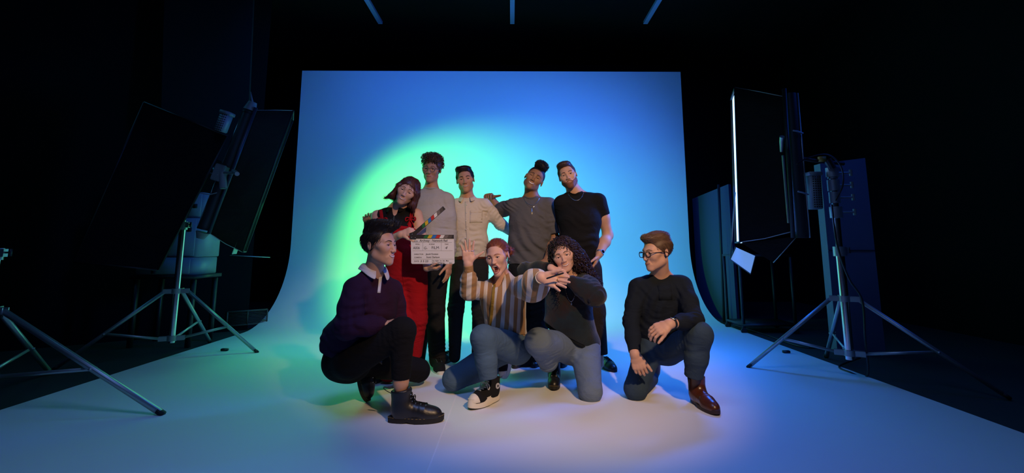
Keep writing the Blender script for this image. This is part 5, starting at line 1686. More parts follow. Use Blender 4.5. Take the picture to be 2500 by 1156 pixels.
    for i in range(10):
        p0 = H.w(-.088 + rs.normal(0, .010), -.01 + rs.normal(0, .02), .02); ringlet(p0, H.w(-.092 + rs.normal(0, .012), -.02, -.075 + rs.normal(0, .012)), 3, .008, .0026, 28)
    fv = np.array(m.v); fq = np.array([f if len(f) == 4 else (f[0], f[1], f[2], f[3]) for f in m.f if len(f) >= 4])
    hr_o = npmesh('hair', np.concatenate([V, SV, fv]), np.concatenate([Q, SQ + len(V), fq + len(V) + len(SV)]), M_hairBur, body)


# ---------------------------------------------------------------- I: kneeling man on the right with glasses
def person_i():
    root = empty('person', (*G(1630, 985)[:2], 0), 'person with dark-rimmed glasses kneeling in a navy long-sleeved top, jeans and brown boots', 'person')
    M_t = cloth('navy_long_sleeve', (0.010, 0.014, 0.020), bump=.2)
    H = Head(P(1603, 617, 3.30), yaw=-66, pitch=4, roll=-2, k=1.04, smile=.45, eye=.7, jaw=1.02, nose=1.15)
    hp = H.prims()
    neck = P(1613, 673, 3.40); shl = P(1556, 702, 3.40); shr = P(1668, 696, 3.36)
    chest = P(1611, 738, 3.41); waist = P(1607, 790, 3.44); pel = P(1606, 838, 3.48)
    side = nrm(shr - shl); fwd = np.array((0, -1., 0))
    al = [shl, P(1541, 785, 3.34), P(1550, 866, 3.17)]; ar = [shr, P(1697, 782, 3.16), P(1634, 792, 2.98)]
    HLd = (.26, -.12, -.9); HRd = (-.84, -.10, -.32)
    HL = hand(al[2], HLd, (.35, .9, -.1), (1, -.1, 0), curl=(.50, .48, .50, .52), spread=(.03, .0, -.03, -.06), k=1.02, thd=(.85, .40, .10), th=(.2, .3))
    HR = hand(ar[2], HRd, (-.25, .55, -.85), (-.2, -.75, -.5), curl=(.55, .50, .48, .45), spread=(.06, .0, -.05, -.10), k=1.02, thd=(.8, .4, .3), th=(.4, .3))
    arms = limb([al[0], al[1], lerp(al[1], al[2], .4), al[2]], [.045, .036, .036, .028]) + limb([ar[0], ar[1], lerp(ar[1], ar[2], .4), ar[2]], [.045, .036, .036, .028])
    core = torso(pel, waist, chest, shl, shr, neck, MSZ, -.008)
    nkp = [cap(H.w(0, .022, -.055), neck - Zax * .02, .053, .058, .03)]
    body_solid(H, hp, core + nkp + arms + HL + HR + hp, M_skinL, root, [hand_pts(al[2], HLd), hand_pts(ar[2], HRd)])
    body = root.children[-1]
    face_parts(H, hp, body, M_lipN, M_hairMid, .0028, teeth=False)
    tp = torso(pel, waist, chest, shl, shr, neck, dict(hip=(.140, .105), waist=(.138, .100), chest=(.156, .108), sh=.052), .010)
    sl = []
    for a, t in ((al, .93), (ar, .80)):
        sl.append(grp(limb([a[0], lerp(a[0], a[1], .5), a[1], lerp(a[1], a[2], .5), lerp(a[1], a[2], t + .05)], [.060, .058, .054, .048, .038]) + [plane(nrm(a[2] - a[1]), lerp(a[1], a[2], t), .002, lo=lerp(a[1], a[2], t) - .12, hi=lerp(a[1], a[2], t) + .12)], .03))
    tpa = [grp(tp + [plane(Zax, neck + Zax * .006, .006), plane(-Zax, pel, .003)], .03)] + sl
    tpa += [fold(P(1610, 745, 3.3), (1, 0, -.75), .075, .007, .17, 1), fold(P(1650, 715, 3.3), (1, 0, .3), .05, .005, .09), fold(al[1], (0, 0, 1), .04, .004, .10), fold(ar[1] + np.array((-.03, 0, .03)), nrm(ar[1] - ar[0]), .035, .006, .08), fold(P(1565, 720, 3.3), (1, 0, .5), .05, .004, .1), fold(P(1600, 800, 3.35), (.4, 0, 1), .05, .005, .12)]
    top = solid('long_sleeved_top', tpa, M_t, root)
    ring_on(tpa, neck, nrm(Zax + fwd * .4), .066, M_t, 'collar_rib', top, side, .005)
    pc = P(1634, 718, 3.2); strip(top, tpa, line_pts(pc - side * .045, pc + side * .045, 7), -fwd, .095, Zax, M_t, 'chest_pocket', .003)
    glasses(H, hp, body, mat('tortoiseshell_frame', (0.018, 0.009, 0.006), rough=.2), .0026)
    watch(body, lerp(ar[1], ar[2], .90), nrm(ar[2] - ar[1]), (.1, -.35, .9), .031, M_solek, M_steel, M_pupil, False, 1.05)
    band_at(body, lerp(ar[1], ar[2], .15) + np.array((0, -.03, 0)), nrm(ar[2] - ar[1]), .052, .004, M_silver, 'bracelet') if False else None
    kn = P(1708, 818, 3.12); an = P(1692, 930, 3.16); hr_ = P(1632, 858, 3.46); hl_ = P(1585, 850, 3.45)
    gk = P(1552, 950, 3.34); ga = P(1588, 925, 3.62)
    jn = [ecap(pel + Zax * .01, pel - Zax * .04, side, (.145, .108), (.142, .105), .05), cap(hr_, kn, .095, .080, .04), cap(kn, lerp(kn, an, .5), .078, .070, .03), grp([cap(lerp(kn, an, .5), an, .070, .054, .03), plane(nrm(an - kn), lerp(kn, an, .92), .003)], .03),
          cap(hl_, gk, .096, .074, .04), cap(gk, ga, .072, .055, .03)]
    e = lerp(kn, an, .92)
    jn += [fold(lerp(kn, hr_, .3), nrm(kn - hr_), .035, .005, .09), fold(e + Zax * .02, (0, 0, 1), .026, .005, .05), fold(lerp(hl_, gk, .15), (.8, 0, .6), .05, .006, .11), fold(lerp(kn, an, .4), (0.2, 0, 1), .05, .004, .1), fold(gk, (0, 0, 1), .04, .003, .07)]
    j = solid('jeans', jn, M_denimD, root)
    shoe(root, G(1693, 984) + np.array((0, 0, FLOOR_Z)), (.13, -.99, 0), style='chelsea', k=1.04)
    toe = G(1603, 938); td = nrm((0.02, -.22, -.97))
    shoe(root, toe + np.array((0, .03, FLOOR_Z + .034)) - td * .265, td, up=(-.25, -.93, .2), style='chelsea', k=1.0)
    R = H.R; k = H.k
    hb = [ell(H.w(0, .024, .042), np.array((.081, .100, .089)) * k, R, .01), ell(H.w(0, -.038, .100), np.array((.062, .066, .030)) * k, R, .03), ell(H.w(0, .03, .106), np.array((.066, .07, .032)) * k, R, .03),
          rbox(H.w(0, -.130, -.085), np.array((.075, .075, .155)) * k, R, .03 * k, .012 * k, 's'), rbox(H.w(0, -.080, -.080), np.array((.14, .066, .088)) * k, R, .02 * k, .010 * k, 's'),
          plane(H.d(0, .18, -1), H.w(0, .05, -.060), .02 * k)]
    for sx in (1, -1): hb.append(ell(H.w(sx * .092, .018, -.004), np.array((.021, .019, .029)) * k, R, .004 * k, 's'))
    hair_object(H, hb, M_hairMid, body, count=2800, comb=lambda p: (.2, .9, .25) if p[2] > .07 else (0, .75, -.6), L=.030, lift=.02, r=.0010, jitter=.08, h=.0045)
    return al, HLd
# ================================================================ clapperboard and hand props
def text_obj(body, size, M, parent, o, ux, uz, n, shear=0.0, ext=.0003, name='writing', xs=1.0, bold=0.0):
    cu = bpy.data.curves.new(name, 'FONT'); cu.body = body; cu.size = size; cu.extrude = ext; cu.shear = shear; cu.offset = bold
    cu.resolution_u = 3
    ob = bpy.data.objects.new(name, cu); COL.objects.link(ob)
    dg = bpy.context.evaluated_depsgraph_get(); me = bpy.data.meshes.new_from_object(ob.evaluated_get(dg))
    bpy.data.objects.remove(ob); bpy.data.curves.remove(cu)
    co = np.empty(len(me.vertices) * 3, np.float32); me.vertices.foreach_get('co', co); co = co.reshape(-1, 3)
    wv = np.array(o)[None] + co[:, :1] * xs * np.array(ux)[None] + co[:, 1:2] * np.array(uz)[None] + co[:, 2:] * np.array(n)[None]
    me.vertices.foreach_set('co', wv.astype(np.float32).ravel()); me.materials.clear(); me.materials.append(M); me.update()
    return link_mesh(name, me, parent, smooth=False)


def clapperboard():
    Y = 3.53
    TL, TR, BL = P(1003, 583, Y), P(1108, 583, Y), P(1004, 645, Y)
    W = np.linalg.norm(TR - TL); ux = nrm(TR - TL); uz = nrm(TL - BL); hgt = np.linalg.norm(TL - BL); n = np.array((0, -1., 0))
    root = empty('clapperboard', tuple(BL), 'white film clapperboard with handwritten details and coloured stripes, held open by the red dungarees', 'clapperboard')
    M_w = mat('white_acrylic', (0.74, 0.72, 0.72), rough=.3); M_k = mat('slate_black', (0.020, 0.017, 0.016), rough=.5); M_ink = mat('marker_ink', (0.012, 0.010, 0.012), rough=.5)
    M_pi = mat('printed_lettering', (0.05, 0.04, 0.05), rough=.6)
    cols = [mat('stripe_green', (.012, .14, .035), .5), mat('stripe_yellow', (.62, .42, .02), .5), mat('stripe_blue', (.02, .16, .48), .5), mat('stripe_red', (.50, .025, .02), .5), mat('stripe_white', (.70, .66, .64), .5),
            mat('stripe_grey', (.16, .13, .12), .5), mat('stripe_dark_grey', (.07, .055, .05), .5)]
    pt = lambda x, z, y=0: TL + ux * x - uz * z + n * y
    r = .010; ol = []
    for cx, cz, a0 in ((W - r, hgt - r, 0), (r, hgt - r, 90)):
        for i in range(5):
            a = D(a0 + i * 22.5); ol.append((cx + r * math.cos(a), -(cz + r * math.sin(a))))
    ol += [(0, 0), (W, 0)]
    m = MB(); m.prism(ol, TL, ux, uz, n, -.003, .0); m.build('board', M_w, root, smooth=False)
    board = root.children[-1]
    bh = .028
    def stick(name, o, u, v):
        m = MB(); L = W
        m.prism([(0, 0), (L, 0), (L, bh), (0, bh)], o, u, v, n, -.008, .004)
        s = m.build(name, M_k, root, smooth=False)
        x0 = L * .29; dx = L * .093
        sk = bh * .5
        for i, M_ in enumerate(cols):
            a = x0 + dx * i
            q = MB(); q.prism([(a, .002), (a + dx * .96, .002), (a + dx * .96 + sk, bh - .002), (a + sk, bh - .002)], o, u, v, n, .004, .0046)
            q.build('coloured_stripe', M_, s, smooth=False)
        return s
    stick('lower_clap_stick', pt(0, 0), ux, uz)
    hinge = pt(.014, -.020); ang = D(40.5)
    u2 = ux * math.cos(ang) + uz * math.sin(ang); v2 = -ux * math.sin(ang) + uz * math.cos(ang)
    stick('upper_clap_stick', hinge + v2 * -.010 + u2 * .0, u2, v2)
    m = MB(); m.prism([(-.006, -.004), (.040, -.004), (.050, .022), (.022, .050), (-.008, .040)], pt(0, -.0), ux, uz, n, .005, .007)
    hp_ = m.build('hinge_plate', M_k, root, smooth=False)
    for (x, z) in ((.008, .008), (.034, .006), (.012, .032)):
        m = MB(); m.tube([pt(x, -z, .007), pt(x, -z, .0095)], .0032, 8); m.build('screw', M_steel, hp_)
    T = lambda s, x, z, sz, M_=M_ink, sh=0.0, xs=1.0, b=0.0: text_obj(s, sz, M_, board, pt(x, z, .0004), ux, uz, n, sh, xs=xs, bold=b)
    f = W / 105.0     # metres per photograph pixel on the board
    m = MB()
    def rule(x0, z0, x1, z1, w=.0011):
        a, b = pt(x0 * f, z0 * f, .0004), pt(x1 * f, z1 * f, .0004); m.box((a + b) / 2, (abs(x1 - x0) * f + w, .0006, abs(z1 - z0) * f + w))
    rule(4, 9.5, 100, 9.5); rule(4, 29.5, 101, 29.5); rule(5, 49.5, 103, 49.5); rule(29, 9.5, 29, 29.5); rule(74, 9.5, 74, 29.5)
    m.build('ruled_lines', M_pi, board, smooth=False)
    T('PROD.', 5 * f, 8.2 * f, 4.6 * f, M_pi, .15, 1.0, .0002); T('Archway - Network Rail', 21 * f, 7.6 * f, 7.6 * f, M_ink, .2, .90, .0004)
    T('ROLL', 11 * f, 15 * f, 3.8 * f, M_pi, .15, 1.2, .0002); T('SCENE', 44 * f, 15 * f, 3.8 * f, M_pi, .15, 1.2, .0002); T('TAKE', 82 * f, 15 * f, 3.8 * f, M_pi, .15, 1.0, .0002)
    T('A006', 5 * f, 25.5 * f, 8.8 * f, M_ink, .1, .85); T('G-', 31 * f, 26 * f, 8.8 * f, M_ink, .1, 1.0); T('FILM', 50 * f, 25.5 * f, 9.5 * f, M_ink, -.05, 1.0); T('4', 82 * f, 25.5 * f, 9.5 * f, M_ink, .35, 1.2)
    T('DIRECTOR:', 7 * f, 39.3 * f, 4.0 * f, M_pi, .2, 1.15, .0002); T('Jacob Forston', 36 * f, 39.3 * f, 5.6 * f, M_ink, .15, .95, .0003)
    T('CAMERA:', 7 * f, 46.8 * f, 4.0 * f, M_pi, .2, 1.15, .0002); T('Scott Clarkson', 37 * f, 46.8 * f, 5.6 * f, M_ink, .1, .95, .0003)
    T('DATE:', 7 * f, 56.0 * f, 4.0 * f, M_pi, .2, 1.1, .0002); T('3 5 23', 22 * f, 57 * f, 7.2 * f, M_ink, .1, 1.05, .0002)
    T('Day Night  Int  Ext  Mos', 50 * f, 55.0 * f, 4.2 * f, M_pi, .2, .98, .0002); T('Filter', 50 * f, 60.3 * f, 4.2 * f, M_pi, .2, 1.0, .0002); T('N/F Byrne', 62.5 * f, 60.6 * f, 4.8 * f, M_ink, .2, .9, .0003); T('Sync', 92 * f, 60.2 * f, 3.8 * f, M_pi, .2, 1.0, .0002)


def pen(ar, d):
    a, b = P(1334, 681, 2.685), P(1376, 667, 2.645)
    root = empty('pen', tuple((a + b) / 2), 'slim black pen held under the thumb of the outstretched hand', 'pen')
    m = MB(); m.tube([a, lerp(a, b, .04), lerp(a, b, .72)], [.003, .0045, .0045], 10); m.build('pen_barrel', M_black, root)
    m = MB(); m.tube([lerp(a, b, .70), lerp(a, b, .97), b], [.0052, .0052, .0035], 10); m.build('pen_cap', M_solek, root)
# ================================================================ studio gear
def light_stand(name, base, h, feet, label, cat='light stand', r=.022, collars=(0.62, .20), top_hw=True, group=None):
    root = empty(name, (base[0], base[1], 0), label, cat, group)
    b = np.array((base[0], base[1], 0.0))
    m = MB(); m.tube([b + Zax * .16, b + Zax * (h * .60)], r, 16); m.build('lower_tube', M_chrome, root)
    m = MB(); m.tube([b + Zax * (h * .60), b + Zax * h], r * .78, 16); m.build('upper_tube', M_chrome, root)
    for z in (h * .60, h * .985):
        m = MB(); m.tube([b + Zax * (z - .045), b + Zax * (z + .03)], r * 1.55, 14); m.box(b + Zax * z + np.array((r * 1.7, 0, 0)), (.03, .03, .05))
        c = m.build('clamp', M_steel, root)
        m = MB(); m.tube([b + Zax * z + np.array((r * 1.5, 0, 0)), b + Zax * z + np.array((.075, 0, .004))], .006, 8); m.tube([b + Zax * z + np.array((.072, 0, -.022)), b + Zax * z + np.array((.072, 0, .026))], .010, 8)
        m.build('knob', M_black, c)
    for z, nm in ((collars[0], 'upper_collar'), (collars[1], 'lower_collar')):
        m = MB(); m.tube([b + Zax * (z - .022), b + Zax * (z + .022)], .042, 16)
        for ft in feet:
            d = nrm(np.array((ft[0], ft[1], 0)) - b); s = np.cross(Zax, d)
            for q in (-1, 1): m.box(b + Zax * z + d * .065 + s * .018 * q, (.07, .006, .040), np.stack([d, s, Zax], 1))
        m.build(nm, M_steel, root)
    for ft in feet:
        f = np.array((ft[0], ft[1], FLOOR_Z + .012)); d = nrm(f - b * np.array((1, 1, 0)) - Zax * 0); d[2] = 0; d = nrm(d)
        a = b + Zax * collars[0] + d * .085
        ax = nrm(f - a); s = np.cross(ax, Zax); s = nrm(s); u = np.cross(s, ax)
        m = MB(); L = np.linalg.norm(f - a); m.box((a + f) / 2, (L, .030, .030), np.stack([ax, s, u], 1)); lg = m.build('leg', M_steel, root, bevel=.004)
        m = MB(); m.box(f + Zax * .002, (.05, .036, .026), np.stack([ax, s, u], 1)); m.build('rubber_foot', M_solek, lg, bevel=.004)
        e = lerp(a, f, .58); c = b + Zax * collars[1] + d * .085
        m = MB(); ax2 = nrm(e - c); s2 = nrm(np.cross(ax2, Zax)); m.box((c + e) / 2, (np.linalg.norm(e - c), .008, .022), np.stack([ax2, s2, np.cross(s2, ax2)], 1))
        m.tube([e - s2 * .025, e + s2 * .025], .008, 8); m.build('brace', M_steel, root)
    return root


def strip_softbox(name, back_t, back_b, front_t, front_b, perp, label, cat, glow=None, glow_s=0, perp_back=None, inset=.04):
    """long softbox: housing along back_t-back_b, cloth flaring to front_t-front_b; perp = vector across to the far side"""
    perp = np.array(perp, float); pb = perp * .25 if perp_back is None else np.array(perp_back, float)
    cen = (back_t + back_b + front_t + front_b) / 4 + perp / 2
    root = empty(name, tuple(cen), label, cat)
    # cloth shell: near side, far side, top, bottom, each a sewn panel with slack between the rods
    def sheet(a, b, c, d, sag, nm, n=10, M=None):
        V = []
        nr = nrm(np.cross(b - a, d - a))
        for i in range(n + 1):
            for j in range(n + 1):
                s, t = i / n, j / n
                p = (a * (1 - s) + b * s) * (1 - t) + (d * (1 - s) + c * s) * t
                p = p + nr * sag * math.sin(math.pi * s) * math.sin(math.pi * t) + nr * .004 * math.sin(9 * s + 5 * t) * math.sin(math.pi * t)
                V.append(p)
        Q = [(i * (n + 1) + j, (i + 1) * (n + 1) + j, (i + 1) * (n + 1) + j + 1, i * (n + 1) + j + 1) for i in range(n) for j in range(n)]
        o = npmesh(nm, V, Q, M or M_blackcloth, root); q = o.modifiers.new('t', 'SOLIDIFY'); q.thickness = .006; q.offset = 0
        return o
    sheet(back_t, back_b, front_b, front_t, .012, 'side_panel')
    sheet(back_t + pb, back_b + pb, front_b + perp, front_t + perp, -.012, 'side_panel')
    sheet(back_t, back_t + pb, front_t + perp, front_t, .008, 'end_panel', 6)
    sheet(back_b, back_b + pb, front_b + perp, front_b, -.008, 'end_panel', 6)
    if glow:
        M_g = mat(name + '_diffuser', (0.5, 0.55, 0.6), rough=.8, emit=glow, emit_s=glow_s)
        ins = (back_t - front_t) * inset
        sheet(front_t + ins, front_b + ins, front_b + perp + ins, front_t + perp + ins, .0, 'diffuser', 6, M_g)
    # frame rods with pale piping
    m = MB(); m.tube([front_t, front_b], .008, 8); m.tube([front_t + perp, front_b + perp], .008, 8); m.tube([front_t, front_t + perp], .008, 8); m.tube([front_b, front_b + perp], .008, 8)
    m.build('front_frame', M_black, root)
    m = MB(); m.tube([back_t, lerp(back_t, front_t, .5) + Zax * .004, front_t], .0035, 6); m.build('piping', M_steel, root)
    m = MB(); m.tube([back_b, lerp(back_b, front_b, .5) - Zax * .012, front_b], .0035, 6); m.build('piping', M_steel, root)
    return root


# --- left strip softbox, seen from behind, leaning over on its boom
bt, bb = P(622, 270, 4.12), P(508, 568, 4.12)
ft_, fb_ = P(716, 270, 4.38), P(592, 616, 4.38)
left_sb = strip_softbox('strip_softbox', bt, bb, ft_, fb_, (-.16, .34, .0), 'long black strip softbox leaning to the right beside the left edge of the backdrop', 'softbox', (0.1, 1.0, 0.45), .08, inset=.25)
ax = nrm(bt - bb); sdv = nrm(np.cross(ax, (0, 1, 0)))
sdv = sdv if sdv[0] < 0 else -sdv
o0 = bb + sdv * .045; o1 = bt + sdv * .045
for a_, b_ in ((.02, .40), (.52, .97)):
    m = MB(); m.tube([lerp(o0, o1, a_), lerp(o0, o1, b_)], .048, 20); hs = m.build('lamp_housing', mat('ribbed_grey_housing', (0.05, 0.065, 0.07), .45, .6), left_sb)
    m = MB(); m.tube([lerp(o0, o1, a_) + np.array((-.045, -.02, 0)), lerp(o0, o1, b_) + np.array((-.045, -.02, 0))], .006, 6); m.build('edge_rail', M_chrome, hs)
    for q in (a_, b_):
        m = MB(); m.tube([lerp(o0, o1, q) - ax * .008, lerp(o0, o1, q) + ax * .008], .055, 20); m.build('end_ring', M_black, hs)
m = MB(); m.tube([lerp(o0, o1, .99), lerp(o0, o1, 1.06)], [.055, .035], 14); ec = m.build('end_cap', M_grey, left_sb)
m = MB(); m.tube([lerp(o0, o1, -.01), lerp(o0, o1, -.06)], [.055, .03], 14); m.build('end_cap', M_grey, left_sb)
m = MB(); m.tube([lerp(o0, o1, 1.05), lerp(o0, o1, 1.13) + np.array((-.05, 0, .02))], [.012, .004], 8); m.build('latch_lever', M_grey, ec)
m = MB(); m.tube([bb + np.array((.02, -.02, -.01)), bt + np.array((.02, -.02, .02))], .016, 10); m.build('spine_bar', mat('blue_grey_bar', (.05, .06, .10), .4, .5), left_sb)
cm = lerp(o0, o1, .46)
m = MB(); m.box(cm + np.array((-.02, -.04, 0)), (.09, .08, .15), np.stack([nrm(np.cross((0, 1, 0), ax)), np.array((0, 1., 0)), ax], 1)); m.tube([cm + np.array((0, -.05, .05)), cm + np.array((.03, -.06, -.14))], .03, 12)
m.build('yoke_bracket', M_grey, left_sb, bevel=.006)
m = MB(); m.tube([cm + np.array((.02, -.06, 0)), P(575, 423, 3.98)], .012, 10); m.tube([P(570, 418, 4.0), P(579, 425, 3.90)], .018, 14); m.build('tilt_handle', M_steel, left_sb)
for t_, dx in ((.30, -.14), (.46, -.10)):
    p0 = lerp(o0, o1, t_); m = MB(); m.tube([p0 + np.array((.03, -.06, .0)), p0 + np.array((-.02, -.08, -.02)), p0 + np.array((dx, -.05, .0)), p0 + np.array((dx - .03, -.02, .05))], .004, 6); m.build('cable', mat('grey_cable', (.25, .25, .27), .5) if t_ == .30 else bpy.data.materials['grey_cable'], left_sb)
# ballast box with perforated white face
def ballast(c, ux, uz, w, h, label, n_rows, Mface, rootname='lamp_ballast'):
    root = empty(rootname, tuple(c), label, 'ballast'); R = np.stack([ux, np.cross(uz, ux), uz], 1)
    m = MB(); m.box(c, (w, .08, h), R); m.build('case', Mface, root, bevel=.006)
    m = MB(); m.box(c + uz * (h * .5 + .012), (w * 1.25, .09, .03), R); m.build('end_plate', M_grey, root, bevel=.004)
    m = MB()
    fr = -R[:, 1] if R[:, 1][1] > 0 else R[:, 1]
    for i in range(n_rows):
        for j in range(4):
            m.box(c + ux * w * (-.34 + .225 * j) + uz * h * (-.44 + .88 * i / (n_rows - 1)) + fr * .041, (w * .12, .003, h * .42 / n_rows), R)
    m.build('vent_slots', M_black, root, smooth=False)
    return root
axl = ax
uxl = nrm(np.cross((0, 1, 0), axl)); uxl = uxl if uxl[0] > 0 else -uxl
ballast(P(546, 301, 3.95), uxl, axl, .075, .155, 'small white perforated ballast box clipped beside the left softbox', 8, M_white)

# left stand
Lb = P(426, 760, 4.45); Lf = G(625, 865)
light_stand('light_stand', (Lb[0], Lb[1]), 2.05, [(Lf[0], Lf[1]), (Lb[0] - .70, Lb[1] - .35), (Lb[0] - .15, Lb[1] + .80)], 'chrome light stand with spread legs on the left edge of the white floor', r=.026)
# boom that carries the left softbox
m = MB(); s0 = np.array((Lb[0], Lb[1], 2.03)); m.tube([s0 + np.array((-.10, .02, -.10)), s0, cm + np.array((-.05, -.03, 0))], .020, 12); boom = m.build('boom_arm', M_steel)
boom.parent = left_sb; boom.location = -Vector(left_sb.location); 

# black flag in front of the left stand
fl_ = [P(556, 332, 4.0), P(352, 250, 3.9), P(180, 640, 3.9), P(386, 660, 4.05)]
root = empty('black_flag', tuple(sum(fl_) / 4), 'large black fabric flag hanging tilted in front of the left light stand', 'flag')
m = MB(); off = np.array((0, .02, 0)); m.hexa([p for p in fl_] + [p + off for p in fl_]); m.build('fabric', cloth('duvetyne_black', (0.005, 0.006, 0.009), bump=.1), root, smooth=False)
m = MB()
for i in range(4): m.tube([fl_[i], fl_[(i + 1) % 4]], .008, 8)
m.build('frame', mat('dark_frame_tube', (.02, .025, .03), .4, .6), root)

# dark boards on the left behind
fl2 = [P(402, -40, 5.2), P(620, -40, 5.6), P(600, 420, 5.6), P(392, 330, 5.2)]
root = empty('backdrop_board', tuple(sum(fl2) / 4 * np.array((1, 1, 0))), 'tall dark blue board leaning on the left wall, upper left', 'board')
m = MB(); m.hexa([*[p * np.array((1, 1, 1)) for p in fl2], *[p + np.array((0, .03, 0)) for p in fl2]]); m.build('panel', mat('dark_blue_board', (.0015, .0035, .006), .9), root, smooth=False)

# white cabinets on the left
def cabinet(name, x0, x1, z0, z1, y, depth, label, group, holes):
    c = np.array(((x0 + x1) / 2, y + depth / 2, (z0 + z1) / 2)); root = empty(name, (c[0], c[1], z0), label, 'cabinet', group)
    m = MB(); m.box(c, (x1 - x0, depth, z1 - z0)); m.build('cabinet_body', M_white, root, bevel=.006)
    m = MB(); m.box((c[0], y - .012, c[2]), (x1 - x0 - .03, .018, z1 - z0 - .03)); dr = m.build('cabinet_door', M_white, root, bevel=.004)
    for (hx, hz) in holes:
        m = MB(); m.box((x0 + (x1 - x0) * hx, y - .024, z0 + (z1 - z0) * hz), (.05, .008, .045)); m.build('latch', M_black, dr, bevel=.003)
    return root
pa = P(486, 533, 5.0); pb_ = P(392, 676, 5.0); pm = P(440, 628, 5.0)
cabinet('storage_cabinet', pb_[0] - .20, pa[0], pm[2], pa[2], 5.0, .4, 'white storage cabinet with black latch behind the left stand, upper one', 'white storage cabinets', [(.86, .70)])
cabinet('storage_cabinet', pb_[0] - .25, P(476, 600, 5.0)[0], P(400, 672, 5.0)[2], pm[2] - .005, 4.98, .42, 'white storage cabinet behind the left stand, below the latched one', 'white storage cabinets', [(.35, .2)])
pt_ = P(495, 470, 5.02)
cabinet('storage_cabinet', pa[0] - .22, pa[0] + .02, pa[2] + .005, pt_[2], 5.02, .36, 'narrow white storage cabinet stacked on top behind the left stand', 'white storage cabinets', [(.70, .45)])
# a dark bench carries them
zt_ = P(400, 672, 5.0)[2]
bx0, bx1 = pb_[0] - .30, pa[0] + .03
root = empty('workbench', ((bx0 + bx1) / 2, 5.2, 0), 'dark workbench under the white cabinets behind the left stand', 'bench')
m = MB(); m.box(((bx0 + bx1) / 2, 5.2, zt_ - .02), (bx1 - bx0, .46, .036)); m.build('bench_top', M_black, root)
for sx in (bx0 + .04, bx1 - .04):
    for sy in (5.02, 5.38):
        m = MB(); m.box((sx, sy, (zt_ - .04) / 2 - .005), (.04, .04, zt_ - .05)); m.build('leg', M_black, root)
# wall vent low on the left wall + pale batten line
def on_left_wall(px, py):
    u = (px - 1250.0) / F_PX; v = (PPY - py) / F_PX
    d = np.array((u, CP - v * SP, SP + v * CP)); nn = np.array((n2[0], n2[1], 0)); p0 = np.array((A[0], A[1], 0)); c = np.array(CAM)
    t = ((p0 - c) @ nn) / (d @ nn); return c + d * t
v0, v1, v2, v3 = on_left_wall(562, 795), on_left_wall(562, 763), on_left_wall(600, 756), on_left_wall(600, 786)
wn = np.array((-n2[0], -n2[1], 0)) if n2[1] > 0 else np.array((n2[0], n2[1], 0))
cv = on_left_wall(603, 775) + wn * .05; wd = np.array((dv[0], dv[1], 0))
Rv_ = np.stack([-wd, wn, Zax], 1)
root = empty('wall_vent', tuple(cv), 'slatted grey vent grille low on the dark wall left of the backdrop', 'vent')
m = MB(); wv_, hv_ = .44, .17
for (x, z, sx, sz) in ((0, hv_ / 2, wv_, .015), (0, -hv_ / 2, wv_, .015), (wv_ / 2, 0, .015, hv_), (-wv_ / 2, 0, .015, hv_), (0, 0, .012, hv_)): m.box(cv + Rv_ @ np.array((x, 0, z)), (sx, .02, sz), Rv_)
M_vent = mat('vent_grey', (.10, .075, .06), .6)
m.build('frame', M_vent, root)
m = MB()
for i in range(9): m.box(cv + Rv_ @ np.array((0, -.004, -.07 + .0175 * i)), (wv_ - .02, .012, .006), Rv_)
m.build('slats', M_vent, root)
m = MB(); a, b = on_left_wall(560, 624) + wn * .05, on_left_wall(658, 629) + wn * .05; m.tube([a, b], .006, 8); o = m.build('trim_2', M_steel); tag(o, kind='structure')

# foot of a further stand at the far left
Q1 = G(391, 1019)
light_stand('light_stand', (Q1[0] - 1.18, Q1[1] + .05), 1.0, [(Q1[0], Q1[1]), (Q1[0] - 1.6, Q1[1] + .95), (Q1[0] - 1.7, Q1[1] - .90)], 'chrome light stand at the far left whose leg tip reaches into view in the foreground', r=.016, collars=(.62, .22))

# small black marks taped on the floor
for (px, py, lb) in ((548, 861, 'small black wedge on the white floor near the left stand'), (1920, 866, 'small black wedge on the floor edge near the right stand')):
    c = G(px, py); m = MB(); m.box((c[0], c[1], FLOOR_Z + .013), (.065, .035, .022)); o = m.build('floor_wedge', M_black, bevel=.003); tag(o, lb, 'wedge')

# --- right strip softbox, upright, front glowing towards the backdrop
bt, bb = P(1913, 236, 3.78), P(1932, 566, 3.78)
ft_, fb_ = P(1794, 214, 4.02), P(1806, 592, 4.02)
right_sb = strip_softbox('strip_softbox', bt, bb, ft_, fb_, (.132, .36, 0), 'upright black strip softbox glowing blue-white along its front, right of the backdrop', 'softbox', (0.30, 0.55, 1.0), 3.0, perp_back=(.10, .12, 0))
ax = nrm(bt - bb); o0 = bb + np.array((.075, .0, -.05)); o1 = bt + np.array((.05, 0, .02))
m = MB(); m.tube([o0, o1], .05, 18); hs = m.build('lamp_housing', mat('dark_grey_housing', (.035, .045, .05), .5, .5), right_sb)
m = MB(); m.tube([o0 + np.array((.05, -.03, 0)), o1 + np.array((.05, -.03, 0))], .006, 6); m.build('edge_rail', M_steel, hs)
m = MB(); m.tube([bb + np.array((-.02, -.05, -.05)), bt + np.array((-.02, -.05, .05))], .017, 10); m.build('spine_bar', M_black, right_sb)
for q in (.30, .72):
    p0 = lerp(o0, o1, q) + np.array((.0, -.055, 0)); m = MB(); m.tube([p0 + np.array((-.03, 0, .01)), p0 + np.array((.0, -.01, 0)), p0 + np.array((.05, .0, -.015))], .007, 8); m.build('clip', M_steel, right_sb)
p0 = P(1908, 345, 3.66); m = MB(); m.tube([p0 + Zax * .02 + np.array((-.01, -.03, .01)), p0, p0 + np.array((.01, .03, -.08))], [.018, .016, .010], 14); m.tube([P(1911, 380, 3.67), P(1925, 545, 3.67)], .009, 8); m.build('tilt_handle', M_steel, right_sb)
